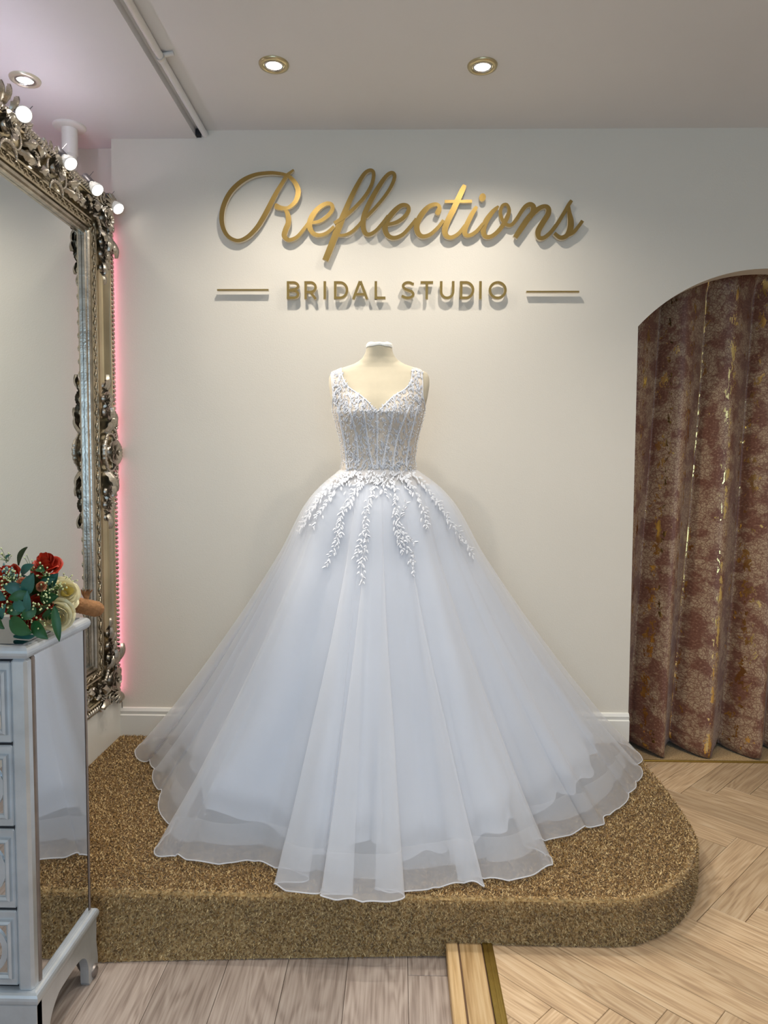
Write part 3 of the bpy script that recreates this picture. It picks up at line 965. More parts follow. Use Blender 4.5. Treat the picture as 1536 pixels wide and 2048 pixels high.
caps = [('B', 420 + 628 / 4.042, 420 + 730 / 4.042, 'gold capital B that begins the word BRIDAL'),
        ('R', 420 + 770 / 4.042, 420 + 870 / 4.042, 'gold capital R in the word BRIDAL'),
        ('I', 420 + 924 / 4.042, 420 + 943 / 4.042, 'gold capital I in the word BRIDAL'),
        ('D', 420 + 1008 / 4.042, 420 + 1123 / 4.042, 'gold capital D in the word BRIDAL'),
        ('A', 420 + 1153 / 4.042, 420 + 1284 / 4.042, 'gold capital A in the word BRIDAL'),
        ('L', 420 + 1334 / 4.042, 420 + 1422 / 4.042, 'gold capital L that ends the word BRIDAL'),
        ('S', 780 + 88 / 3.84, 780 + 190 / 3.84, 'gold capital S that begins the word STUDIO'),
        ('T', 780 + 235 / 3.84, 780 + 330 / 3.84, 'gold capital T in the word STUDIO'),
        ('U', 780 + 382 / 3.84, 780 + 492 / 3.84, 'gold capital U in the word STUDIO'),
        ('D', 780 + 534 / 3.84, 780 + 643 / 3.84, 'gold capital D in the word STUDIO'),
        ('I', 780 + 680 / 3.84, 780 + 701 / 3.84, 'gold capital I in the word STUDIO'),
        ('O', 780 + 752 / 3.84, 780 + 888 / 3.84, 'gold capital O that ends the word STUDIO')]
for ch, xa, xb, lab in caps:
    x0, zb = sgn(xa, 600.6)
    w = (xb - xa) * SK / CH
    b = MB(); yo = 0.0
    for st in cap(ch, w):
        pts = [(x * CH, z * CH, SW * CH) for x, z in st]
        ribbon(b, pts, sharp=True, yo=yo); yo += 0.0002
    for i, v in enumerate(b.V): b.V[i] = (v[0], v[1] - YB, v[2])
    o = b.build('sign_letter', ['gold', 'letter_edge'], loc=(x0, YB, zb))
    tag(o, lab, 'letter', 'gold capitals on the back wall')
for xa, xb, ya, lab in ((436, 539, 582.5, 'thin gold bar before the word BRIDAL'), (1050, 1154, 586, 'thin gold bar after the word STUDIO')):
    x0, z0 = sgn(xa, ya); x1, _ = sgn(xb, ya)
    b = MB()
    ribbon(b, [(0, 0, .0066), (x1 - x0, 0, .0066)], sharp=True)
    for i, v in enumerate(b.V): b.V[i] = (v[0], v[1] - YB, v[2])
    tag(b.build('sign_bar', ['gold', 'letter_edge'], loc=(x0, YB, z0)), lab, 'bar', 'gold bars beside the capitals')

# ------------------------------------------------------------------ curtain in the arch
def curtain():
    VX = [(0.985, 0.93), (1.20, 1.10), (1.41, 1.295), (1.63, 1.52), (1.85, 1.74), (2.07, 1.96), (2.25, 2.2)]   # valleys: x at top, x at bottom
    zt, zb = 2.32, 0.022
    nz, per = 70, 26
    P = []; UV = []
    rr = np.random.default_rng(3)
    wob = rr.uniform(-1, 1, (len(VX), 3))
    for i in range(nz + 1):
        f = i / nz
        z = zt + (zb - zt) * f
        row = []; uvr = []
        for k in range(len(VX) - 1):
            xa = VX[k][0] + (VX[k][1] - VX[k][0]) * f + 0.006 * math.sin(5 * f + wob[k][0] * 3)
            xb = VX[k + 1][0] + (VX[k + 1][1] - VX[k + 1][0]) * f + 0.006 * math.sin(5 * f + wob[k + 1][0] * 3)
            A = 0.065 + 0.100 * f ** 0.7 + 0.008 * wob[k][1]
            for j in range(per + (1 if k == len(VX) - 2 else 0)):
                p = j / per
                q = p ** 1.25
                # full fold with a steep return on its right side
                bul = math.sin(PI * p) ** 0.95
                x = xa + (xb - xa) * q + 0.020 * (0.4 + f) * math.sin(PI * p) * math.sin(PI * p) + 0.012 * (0.3 + f) * math.sin(2 * PI * p)
                y = 3.325 - A * bul - 0.010 * f * math.sin(2 * PI * p + wob[k][2])
                if k == 0: y += 0.03 * f * (1 - p)
                # pinched header
                pin = ss(0.0, 0.06, 0.10 - f)
                y = y * (1 - .55 * pin) + (3.245) * .55 * pin
                row.append((x, y, z + (0.010 * math.sin(2 * PI * p + k) * ss(.9, 1, f))))
                uvr.append((k * 0.30 + p * 0.30 + 0.02 * k * k, z))
        P.append(row); UV.append(uvr)
    n, k = len(P), len(P[0])
    V = np.array(P).reshape(-1, 3); V[:, 1] -= 3.25; V[:, 0] -= 1.5
    Fc = [(i * k + j, i * k + j + 1, (i + 1) * k + j + 1, (i + 1) * k + j) for i in range(n - 1) for j in range(k - 1)]
    T = empty('curtain', (1.5, 3.25, 0.0), 'pleated rose-brown curtain with gold foil print hanging in the arched doorway', 'curtain')
    o = raw('curtain_cloth', V, Fc, 'curtain', T, True, uv=np.array(UV).reshape(-1, 2))
    sd = o.modifiers.new('thickness', 'SOLIDIFY'); sd.thickness = 0.003; sd.offset = 1
    b = MB(); b.tube([(-0.5, 0.03, 2.34), (0.75, 0.03, 2.34)], 0.012, 12)
    b.build('curtain_rail', 'grey_metal', T, True)
curtain()

# ------------------------------------------------------------------ dress form
DC = (-0.073, 2.62)
TZ = np.array([1.05, 1.20, 1.27, 1.31, 1.34, 1.40, 1.45, 1.505, 1.56, 1.615, 1.642, 1.660, 1.674, 1.690, 1.700, 1.712, 1.730, 1.752, 1.760])
TA = np.array([.160, .150, .140, .134, .129, .135, .147, .161, .176, .185, .184, .176, .146, .096, .078, .062, .051, .046, .043])
TB = np.array([.125, .115, .108, .104, .100, .104, .110, .116, .106, .086, .074, .067, .061, .056, .053, .050, .047, .046, .043])
TC = np.array([0, 0, -.003, -.005, -.005, -.008, -.01, -.012, -.006, .004, .010, .014, .016, .016, .015, .014, .010, .008, .008])
PEX = 2.25
def tor(z):
    return np.interp(z, TZ, TA), np.interp(z, TZ, TB), np.interp(z, TZ, TC)
def bust(x, z):
    return 0.021 * (np.exp(-(((x + .068) / .048) ** 2 + ((z - 1.505) / .055) ** 2)) + np.exp(-(((x - .066) / .048) ** 2 + ((z - 1.505) / .055) ** 2)))
def front_y(x, z, off=0.0):
    a, b_, c = tor(z)
    q = np.clip(np.abs(x) / (a + off), 0, .999)
    return c - (b_ + off) * (1 - q ** PEX) ** (1 / PEX) - bust(x, z)
def tor_pt(th, z, off=0.0):
    a, b_, c = tor(z)
    ct, st = math.cos(th), math.sin(th)
    e = 2 / PEX
    x = (a + off) * math.copysign(abs(ct) ** e, ct)
    y = (b_ + off) * math.copysign(abs(st) ** e, st)
    yy = c + y
    if st < 0: yy -= bust(x, z) * min(1, -st * 2)
    return (x, yy, z)

def dress_form():
    T = empty('dress_form', (DC[0], DC[1], POD), 'cream jersey dress form wearing the white bridal gown', 'mannequin')
    zs = np.unique(np.r_[np.linspace(1.05, 1.64, 40), np.linspace(1.64, 1.755, 26)])
    rows = [[tor_pt(2 * PI * j / 72, z) for j in range(72)] for z in zs]
    b = MB(); b.grid(rows, closed_v=True)
    b.add(rows[0], [tuple(range(72))])
    for i, v in enumerate(b.V): b.V[i] = (v[0], v[1], v[2] - POD)
    b.build('torso', 'fabric_cream', T, True)
    rows = []
    for k, (z, s) in enumerate([(1.750, 1.03), (1.757, 1.05), (1.763, 1.0), (1.766, .8), (1.7645, .4), (1.763, .02)]):
        rr = []
        for j in range(40):
            a = 2 * PI * j / 40
            x, y, _ = tor_pt(a, 1.75)
            rr.append((x * s, (y - .008) * s + .008, z - POD + 0.0015 * math.sin(3 * a + k) + .001 * math.sin(7 * a)))
        rows.append(rr)
    b = MB(); b.grid(rows, closed_v=True)
    b.build('neck_cap', 'cap_white', T, True)
    b = MB(); b.tube([(0, 0, 0.02), (0, 0, 1.0)], 0.016, 14)
    b.build('pole', 'grey_metal', T, True)
    b = MB(); b.lathe([(0.001, 0.03), (0.03, 0.03), (0.17, 0.012), (0.18, 0.0), (0.001, 0.0)], 32)
    b.build('base_plate', 'grey_metal', T, True)
dress_form()

# ------------------------------------------------------------------ wedding gown
GOWN = empty('wedding_gown', (DC[0], DC[1], POD), 'white tulle ball gown with beaded lace bodice on the carpeted podium', 'dress')
GO = np.array([DC[0], DC[1], POD])

# --- skirt
front = [(-1.076, 2.836), (-1.026, 2.761), (-0.95, 2.71), (-0.913, 2.647), (-0.88, 2.518), (-0.862, 2.498), (-0.826, 2.361), (-0.767, 2.272), (-0.725, 2.214), (-0.735, 2.079), (-0.688, 2.055), (-0.611, 2.035), (-0.515, 2.022), (-0.411, 2.033), (-0.365, 2.013), (-0.295, 1.991), (-0.272, 1.956), (-0.346, 1.918), (-0.305, 1.891), (-0.243, 1.881), (-0.175, 1.889), (-0.135, 1.880), (-0.194, 1.860), (-0.121, 1.852), (-0.102, 1.846), (-0.018, 1.847), (0.014, 1.860), (0.008, 1.878), (-0.055, 1.894), (0.025, 1.902), (0.089, 1.906), (0.2, 1.943), (0.246, 1.921), (0.238, 1.945), (0.165, 1.962), (0.259, 1.962), (0.352, 1.965), (0.435, 2.015), (0.478, 2.049), (0.468, 2.114), (0.385, 2.155), (0.481, 2.185), (0.552, 2.226), (0.643, 2.26), (0.702, 2.29), (0.706, 2.337), (0.755, 2.388), (0.837, 2.507), (0.941, 2.692), (0.945, 2.776), (0.975, 2.826), (0.985, 2.93)]
back = [(0.95, 3.0), (0.82, 2.985), (0.70, 3.02), (0.55, 2.99), (0.40, 3.025), (0.22, 2.99), (0.06, 3.025), (-0.10, 2.995), (-0.27, 3.025), (-0.43, 2.99), (-0.60, 3.025), (-0.75, 2.985), (-0.90, 3.015), (-1.03, 2.97), (-1.085, 2.90)]
HEM, HLEN = resample(cr(front + back, 14, closed=True), 1800, closed=True)
NS = len(HEM)
def gsm(P, sig):
    """circular gaussian smoothing, sigma in metres of hem"""
    n = len(P); k = np.fft.fftfreq(n, d=HLEN / n)
    return np.real(np.fft.ifft(np.fft.fft(P, axis=0) * np.exp(-2 * (PI * k * sig) ** 2)[:, None], axis=0))
HS = gsm(HEM, 0.16)
HM = gsm(HEM, 0.007)
TANG = np.roll(HS, -1, 0) - np.roll(HS, 1, 0)
TANG /= np.linalg.norm(TANG, axis=1)[:, None]
NOUT = np.stack([TANG[:, 1], -TANG[:, 0]], 1)
if ((HS - np.array(DC)) * NOUT).sum() < 0: NOUT = -NOUT
GT = [0, .03, .06, .11, .18, .26, .47, .68, .84, 1]
GG = [0, .065, .112, .170, .222, .275, .455, .650, .815, 1]
def gprof(t):
    return np.interp(t, GT, GG)
gt_ = np.linspace(0, 1, 201); gg_ = gprof(gt_)
kk = np.exp(-0.5 * (np.arange(-12, 13) / 4.0) ** 2); kk /= kk.sum()
gpad = np.r_[2 * gg_[0] - gg_[12:0:-1], gg_, 2 * gg_[-1] - gg_[-2:-14:-1]]
gg_ = np.convolve(gpad, kk, 'valid'); gg_ -= gg_[0]; gg_ /= gg_[-1]
def gsmooth(t): return np.interp(t, gt_, gg_)

WZ = 1.305
ANG = np.unwrap(np.arctan2(HS[:, 1] - DC[1], HS[:, 0] - DC[0]))
def waist_ring(off=0.0):
    return np.stack([DC[0] + (.136 + off) * np.cos(ANG), DC[1] - .004 + (.106 + off) * np.sin(ANG)], 1)

def folds(seed, nf, tang, norm):
    """gathered cloth: sideways doubling-over and in-out waves along the hem"""
    r = np.random.default_rng(seed)
    s = np.linspace(0, 1, NS, endpoint=False)
    ph = 2 * PI * nf * s + sum(r.uniform(.5, 1.6) * np.sin(2 * PI * m * s + r.uniform(0, 7)) for m in (2, 3, 5, 7, 9, 13))
    amp = 0.5 + 0.5 * sum(r.uniform(.2, .6) * np.sin(2 * PI * m * s + r.uniform(0, 7)) for m in (4, 7, 11, 17))
    amp = np.clip(amp, 0.05, 1.3)
    return tang * amp * np.sin(ph), norm * amp * np.cos(ph)

def layer(Hd, Hsm, fold, z1, rscale, off, rows, wmin=.3, lift=0.0, t0=0.0):
    """rows of points from waist to hem"""
    ft, fn = fold
    W = waist_ring(off)
    ctr = np.array(DC)
    P = []
    for t in rows:
        w = min(1.0, wmin + 1.05 * t)
        Hb = Hsm * (1 - w) + Hd * w
        Hb = ctr + (Hb - ctr) * rscale
        Hb = Hb + (TANG * ft[:, None] + NOUT * fn[:, None]) * (0.35 + .65 * t)
        xy = W + (Hb - W) * gsmooth(t)
        z = WZ + (z1 - WZ) * t
        P.append(np.c_[xy, np.full(NS, z)])
    return np.array(P)

def skirt_mesh(name, P, m, thick=None):
    n, k = P.shape[:2]
    V = (P - GO).reshape(-1, 3)
    i, j = np.meshgrid(np.arange(n - 1), np.arange(k), indexing='ij')
    j2 = (j + 1) % k
    Fc = np.stack([i * k + j, (i + 1) * k + j, (i + 1) * k + j2, i * k + j2], -1).reshape(-1, 4)
    me = bpy.data.meshes.new(name)
    me.vertices.add(len(V)); me.vertices.foreach_set('co', V.astype(np.float32).ravel())
    me.loops.add(Fc.size); me.loops.foreach_set('vertex_index', Fc.astype(np.int32).ravel())
    me.polygons.add(len(Fc)); me.polygons.foreach_set('loop_start', np.arange(0, Fc.size, 4, dtype=np.int32))
    me.update(calc_edges=True)
    me.polygons.foreach_set('use_smooth', np.ones(len(Fc), dtype=bool))
    for x in (m if isinstance(m, list) else [m]): me.materials.append(MT[x])
    o = bpy.data.objects.new(name, me); link(o, GOWN)
    return o

TR = np.linspace(0, 1, 56)
f_out = folds(11, 30, .062, .022)
damp = 0.5 + 0.5 * ss(2.1, 2.5, HS[:, 1])
f_out = (f_out[0] * damp, f_out[1] * damp)
f_in = folds(23, 30, .040, .012)
P_out = layer(HM, HS, f_out, POD + .012, 1.0, .006, TR)
# hem flutter
fl_z = 0.004 * np.sin(np.linspace(0, 2 * PI * 37, NS)) + .003 * np.sin(np.linspace(0, 2 * PI * 61, NS) + 1)
P_out[-1, :, 2] += np.abs(fl_z)
skirt_mesh('tulle_overlay', P_out, 'tulle')
HI = np.array(DC) + (gsm(HEM, .05) - np.array(DC)) * .955
P_in = layer(HI, HS * .955 + np.array(DC) * .045, f_in, POD + .03, 1.0, .003, np.linspace(0, .985, 52), wmin=.2)
skirt_mesh('tulle_lining', P_in, 'tulle_in')
# satin underskirt with soft puffs of netting near its hem
HU = np.array(DC) + (gsm(HEM, .07) - np.array(DC)) * .885
f_un = folds(5, 24, .016, .024)
tu = np.linspace(0, .975, 64)
P_un = layer(HU, HU, f_un, POD + .03, 1.0, -.002, tu, wmin=.2)
ru = np.random.default_rng(9)
sv = np.linspace(0, 2 * PI, NS, endpoint=False)
for i, t in enumerate(tu):
    puff = sum(np.sin(m * sv + a + 5 * t * c_) * .008 for m, a, c_ in [(9, 1, 1.2), (14, 4, -1.5), (23, 2, 2.1)]) * ss(.5, .8, t)
    rnd = -0.035 * ss(.90, .97, t)
    P_un[i, :, 2] += ss(.75, .965, t) * (.022 * np.sin(7 * sv + 1) + .018 * np.sin(13 * sv + 2) + .012 * np.sin(29 * sv))
    P_un[i, :, :2] += NOUT * (puff + rnd)[:, None]
ou = skirt_mesh('underskirt', P_un, ['satin', 'nude'])
mi = np.zeros(len(ou.data.polygons), dtype=np.int32)
mi[:NS * 3] = 1
ou.data.polygons.foreach_set('material_index', mi)
# horsehair band and piping at the hem
rows = [.915, .94, .965, .99, 1.0]
P_b = layer(HM, HS, f_out, POD + .012, 1.0, .006, rows)
P_b[:, :, :2] += NOUT * .0025
P_b[-1, :, 2] += np.abs(fl_z)
skirt_mesh('hem_band', P_b, 'horsehair')
b = MB(); b.tube((P_out[-1] - GO)[::2], 0.0019, 5, closed=True)
b.build('hem_piping', 'piping', GOWN, True)

# --- applique leaves
def put_leaf(b, surf, x, z, ang, ln, wd, lift=.003):
    """small folded leaf lying on a surface y=surf(x,z)"""
    ca, sa = math.cos(ang), math.sin(ang)
    def pt(u, v, h):
        X = x + u * ca - v * sa; Z = z + u * sa + v * ca
        return (X, surf(X, Z) - lift - h, Z)
    V = [pt(0, 0, 0), pt(ln * .35, wd * .5, .0005), pt(ln * .75, wd * .36, .0015), pt(ln, 0, .0035), pt(ln * .75, -wd * .36, .0015), pt(ln * .35, -wd * .5, .0005), pt(ln * .4, 0, .0028)]
    b.add(V, [(0, 6, 1), (1, 6, 2), (2, 6, 3), (3, 6, 4), (4, 6, 5), (5, 6, 0)])

# skirt front as y(x,z) in gown-local coordinates
fr = np.where(NOUT[:, 1] < 0.35)[0]
def skirt_y(x, z):
    X = x; Zw = z + POD
    t = min(1, max(0, (WZ - Zw) / (WZ - POD - .012)))
    k = t * 55; i = min(54, int(k)); f = k - i
    R = P_out[i] * (1 - f) + P_out[i + 1] * f
    d = np.abs(R[:, 0] - DC[0] - X)
    cand = R[d < .010, 1] if (d < .010).any() else R[np.argmin(d):np.argmin(d) + 1, 1]
    return float(cand.min()) - DC[1]

SPR = {
 'S0': [(-0.353, 1.088), (-0.307, 1.165), (-0.252, 1.241), (-0.192, 1.294)],
 'S1': [(-0.346, 1.115), (-0.274, 1.212), (-0.21, 1.257), (-0.164, 1.294)],
 'S2': [(-0.299, 1.11), (-0.255, 1.181), (-0.206, 1.254), (-0.151, 1.294)],
 'S3': [(-0.24, 0.981), (-0.199, 1.079), (-0.193, 1.151), (-0.145, 1.243), (-0.121, 1.286)],
 'S3b': [(-0.21, 1.06), (-0.205, 1.12), (-0.185, 1.19)],
 'S4': [(-0.116, 0.942), (-0.119, 1.002), (-0.102, 1.081), (-0.11, 1.135), (-0.1, 1.198), (-0.079, 1.253), (-0.072, 1.295)],
 'S4b': [(-0.139, 1.021), (-0.124, 1.069), (-0.106, 1.119)],
 'S5': [(0.048, 0.968), (0.04, 1.028), (0.008, 1.081), (-0.007, 1.153), (-0.012, 1.23), (-0.038, 1.286)],
 'S5b': [(0.048, 1.061), (0.016, 1.096), (-0.001, 1.135)],
 'S5c': [(0.026, 1.188), (0.006, 1.152), (-0.002, 1.127)],
 'S5d': [(0.015, 1.03), (0.0, 1.09), (-0.008, 1.15)],
 'S6': [(0.098, 1.115), (0.082, 1.179), (0.044, 1.253), (0.005, 1.295)],
 'S7': [(0.267, 1.007), (0.205, 1.096), (0.146, 1.182), (0.081, 1.267), (0.038, 1.295)],
 'S8': [(-0.165, 1.184), (-0.153, 1.226), (-0.108, 1.277)],
 'S9': [(-0.046, 1.226), (-0.057, 1.269)],
}
rl = np.random.default_rng(21)
for key, path in SPR.items():
    Q, ln = resample(cr([(x - DC[0], z - POD) for x, z in path], 10), max(6, int(0.5 + 95 * sum(math.dist(path[i], path[i + 1]) for i in range(len(path) - 1)))))
    b = MB()
    stem = [(x, skirt_y(x, z) - .003, z) for x, z in Q]
    b.tube(stem, .0010, 4)
    for i in range(len(Q) - 1):
        d = Q[i] - Q[i + 1]
        a = math.atan2(d[1], d[0])
        wide = 1.0 if len(key) == 2 else .8
        for sgn_ in (1, -1):
            for rep in range(1):
                jx, jz = rl.normal(0, .0045, 2) * wide
                put_leaf(b, skirt_y, Q[i][0] + jx, Q[i][1] + jz, a + sgn_ * rl.uniform(.25, 1.0), rl.uniform(.011, .019), rl.uniform(.005, .0085), rl.uniform(.002, .005))
    b.build('lace_sprig', 'lace', GOWN)
# scattered waist leaves
b = MB()
for i in range(170):
    x = rl.uniform(-.13, .125); z = 1.305 - abs(rl.normal(0, .030)) - POD
    put_leaf(b, skirt_y, x, z, rl.uniform(-2.6, -.5), rl.uniform(.010, .017), rl.uniform(.004, .007), rl.uniform(.002, .005))
b.build('waist_lace', 'lace', GOWN)

# --- bodice
NKX = np.array([-.138, -.128, -.108, -.066, -.036, -.004, .024, .057, .096, .116, .121])
NKZ = np.array([1.672, 1.631, 1.598, 1.567, 1.541, 1.507, 1.530, 1.563, 1.590, 1.622, 1.668])
def neck_z(x): return np.interp(x, NKX, NKZ)
OUTZ = np.array([1.48, 1.52, 1.57, 1.62, 1.66]); OUTL = np.array([.2, .166, .163, .169, .176]); OUTR = np.array([.2, .170, .158, .158, .156])
def in_front(x, z):
    if z > 1.50:
        if x < -np.interp(z, OUTZ, OUTL) or x > np.interp(z, OUTZ, OUTR): return False
    if NKX[0] < x < NKX[-1]: return z < neck_z(x)
    return True
def bodice():
    nz, nt = 150, 260
    zs = np.linspace(1.285, 1.676, nz)
    rows = [[tor_pt(2 * PI * j / nt, z, .004) for j in range(nt)] for z in zs]
    V = []; Fc = []
    for r in rows: V += [(p[0], p[1], p[2] - POD) for p in r]
    for i in range(nz - 1):
        for j in range(nt):
            j2 = (j + 1) % nt
            cx = (rows[i][j][0] + rows[i + 1][j2][0]) / 2; cy = (rows[i][j][1] + rows[i][j2][1]) / 2; cz = (zs[i] + zs[i + 1]) / 2
            if cy < .012: ok = in_front(cx, cz)
            else: ok = cz < 1.50 or ((-.176 < cx < -.138 or .121 < cx < .156) and cz > 1.5)
            if ok: Fc.append((i * nt + j, i * nt + j2, (i + 1) * nt + j2, (i + 1) * nt + j))
    used = sorted({i for f in Fc for i in f}); mp = {o: k for k, o in enumerate(used)}
    raw('bodice_lining', [V[i] for i in used], [tuple(mp[i] for i in f) for f in Fc], 'nude', GOWN, True)
    fy = lambda x, z: float(front_y(x, z + POD, .004))
    # piping on the neckline and strap edges
    b = MB()
    q = cr(np.c_[NKX, NKZ], 8)
    b.tube([(x, fy(x, z - POD) - .001, z - POD) for x, z in q], .0028, 6)
    for sg, OX in ((-1, OUTL), (1, OUTR)):
        zz = np.linspace(1.525, 1.656, 14)
        b.tube([(sg * np.interp(z, OUTZ, OX), fy(sg * np.interp(z, OUTZ, OX), z - POD) - .001, z - POD) for z in zz], .0018, 5)
    b.build('neckline_piping', 'lace', GOWN, True)
    # boning channels
    k = .001845 * .96 / 5.486
    def zc(x, y): return ((x / 5.486 + 620 - 757) * .001845 * .955, 1.505 - (y / 5.486 + 670 - 830) * .001845 * .97)
    RB = [[(742, 885), (745, 1100), (742, 1480)], [(595, 870), (620, 1050), (650, 1250), (700, 1480)], [(440, 840), (490, 1020), (520, 1200), (535, 1450)], [(300, 800), (340, 1020), (380, 1250), (400, 1480)],
          [(915, 890), (890, 1020), (840, 1230), (800, 1480)], [(1100, 800), (1050, 920), (970, 1120), (935, 1300), (915, 1480)], [(1185, 800), (1140, 1000), (1090, 1200), (1060, 1450)]]
    for st in RB:
        pts = cr([zc(*p) for p in st], 10)
        b = MB(); b.tube([(x, fy(x, z - POD) - .001, z - POD) for x, z in pts], .0032, 6)
        rib = b.build('boning', 'lace', GOWN, True)
        bb = MB()
        qq, _ = resample(pts, 44)
        for x, z in qq:
            bb.sphere((x + .003, fy(x + .003, z - POD) - .0035, z - POD), .0018, 5, 4)
        bb.build('beading', 'bead', rib, True)
    # lace vines between the ribs
    r2 = np.random.default_rng(4)
    b = MB()
    cnt = 0
    while cnt < 1500:
        x = r2.uniform(-.165, .165); z = 1.295 + (1.66 - 1.295) * r2.uniform(0, 1)
        a_, _, _ = tor(z)
        if abs(x) > a_ * .93 or not in_front(x, z): continue
        if NKX[0] < x < NKX[-1] and z > neck_z(x) - .006: continue
        dense = 1.0 if (z > 1.50 or z < 1.335) else .45
        # vines: denser along slanted lines
        ph = math.sin((x * (1.3 + 1.2 * (z - 1.3)) * 2 * PI) / .034 + 3 * math.sin(z * 40))
        if r2.uniform() > dense * (.55 + .45 * ph) + .06: continue
        sgx = 1 if x > 0 else -1
        put_leaf(b, fy, x, z - POD, PI / 2 + sgx * r2.uniform(-.25, .55) + r2.normal(0, .35), r2.uniform(.009, .017), r2.uniform(.003, .006), r2.uniform(.001, .003))
        cnt += 1
    b.build('bodice_lace', 'lace', GOWN)
    b = MB()
    for i in range(700):
        x = r2.uniform(-.165, .165); z = r2.uniform(1.30, 1.66)
        a_, _, _ = tor(z)
        if abs(x) > a_ * .97 or not in_front(x, z): continue
        b.sphere((x, fy(x, z - POD) - .003, z - POD), r2.uniform(.0009, .0018), 5, 3)
    for sg in (-1, 1):
        for z in np.linspace(1.31, 1.52, 60):
            a_, b_, c_ = tor(z)
            for th in (0.0, -.2, -.4):
                p = tor_pt(th if sg > 0 else PI - th, z, .006)
                b.sphere((p[0] + r2.normal(0, .001), p[1], p[2] - POD + r2.normal(0, .0015)), .0019, 5, 3)
    o = b.build('bead_scatter', 'bead', GOWN, True); o['kind'] = 'stuff'
bodice()

# ------------------------------------------------------------------ ornate mirror
MIR = empty('ornate_mirror', (-1.268, 2.41, 0.318), 'tall antique-silver mirror with carved flower and scroll frame on the white ledge', 'mirror', rotz=PI / 2)
MW, MH, FW = 0.625, 2.10, 0.172
def mp(u, v, w): return (u, -w, v)
# glass
raw('mirror_glass', [mp(-.46, .165, 0), mp(.46, .165, 0), mp(.46, MH - .165, 0), mp(-.46, MH - .165, 0)], [(0, 1, 2, 3)], 'mirror', MIR)
b = MB(); b.box(-MW + .03, MW - .03, 0.004, 0.03, 0.03, MH - .03)
b.build('back_board', 'dark', MIR)
# mitred frame profiles: (distance outward from the glass edge, height)
def sweep(name, prof, m, smooth=False):
    b = MB()
    iu, iv0, iv1 = MW - FW, FW, MH - FW
    rows = []
    for o_, w in prof:
        rows.append([mp(-iu - o_, iv0 - o_, w), mp(iu + o_, iv0 - o_, w), mp(iu + o_, iv1 + o_, w), mp(-iu - o_, iv1 + o_, w)])
    b.grid(rows, closed_v=True)
    return b.build(name, m, MIR, smooth)
sweep('inner_lip', [(-.006, .001), (-.006, .012), (-.001, .016), (.004, .012), (.006, .02), (.012, .026), (.018, .022), (.020, .016)], 'silver_dark')
sweep('inner_moulding', [(.020, .014), (.022, .026), (.030, .031), (.040, .031), (.046, .027), (.048, .034), (.053, .037), (.057, .033)], 'silver')
pp = [(.057, .032)] + [(.057 + .07 * i / 10, .034 + .020 * (i / 10) ** 1.6 - .010 * math.sin(PI * i / 10)) for i in range(1, 11)] + [(.129, .058), (.134, .061), (.139, .058), (.141, .048)]
sweep('scooped_panel', pp, 'silver_panel')
sweep('outer_edge', [(.141, .046), (.158, .050), (.168, .044), (.171, .030), (.171, -.02), (.15, -.028)], 'silver_dark')

# rope moulding of tilted beads on each outer side, leaf chain on each inner side
def bead_run(name, p0, p1, step, m, kind):
    b = MB()
    p0 = np.array(p0); p1 = np.array(p1)
    L = np.linalg.norm(p1 - p0); n = int(L / step)
    d = (p1 - p0) / L
    nrm = np.array([-d[1], d[0]])
    for i in range(n):
        c = p0 + d * (i + .5) * step
        st = len(b.V)
        if kind == 'rope':
            pts = []
            for k in range(7):
                f = (k - 3) / 3
                q = c + nrm * f * .015 + d * f * .007
                pts.append(mp(q[0], q[1], .040 + .017 * math.cos(f * PI / 2)))
            b.tube(pts, [.0035, .006, .0072, .0076, .0072, .006, .0035], 6)
        else:
            sgn_ = 1 if i % 2 else -1
            pts = []
            for k in range(6):
                f = k / 5
                q = c + d * (f - .5) * step * 1.5 + nrm * sgn_ * .0075 * math.sin(PI * f * 1.3)
                pts.append(mp(q[0], q[1], .031 + .004 * math.sin(PI * f)))
            b.tube(pts, [.0012, .003, .0038, .0034, .0026, .001], 5)
            q = c - nrm * sgn_ * .006
            b.sphere(mp(q[0], q[1], .031), .0032, 6, 4)
    return b.build(name, m, MIR, True)
e = MW - .012; t0, t1 = .014, MH - .014
bead_run('rope_moulding', (e, t0), (e, t1), .0185, 'silver_dark', 'rope')
bead_run('rope_moulding', (-e, t1), (e, t1), .0185, 'silver_dark', 'rope')
bead_run('rope_moulding', (e, t0), (-e, t0), .0185, 'silver_dark', 'rope')
bead_run('rope_moulding', (-e, t1), (-e, t0), .0185, 'silver_dark', 'rope')
iu, iv0, iv1 = MW - FW + .035, FW - .035, MH - FW + .035
for a_, c_ in (((iu, iv0), (iu, iv1)), ((-iu, iv1), (iu, iv1)), ((iu, iv0), (-iu, iv0)), ((-iu, iv1), (-iu, iv0))):
    bead_run('leaf_chain', a_, c_, .026, 'silver', 'leaf')

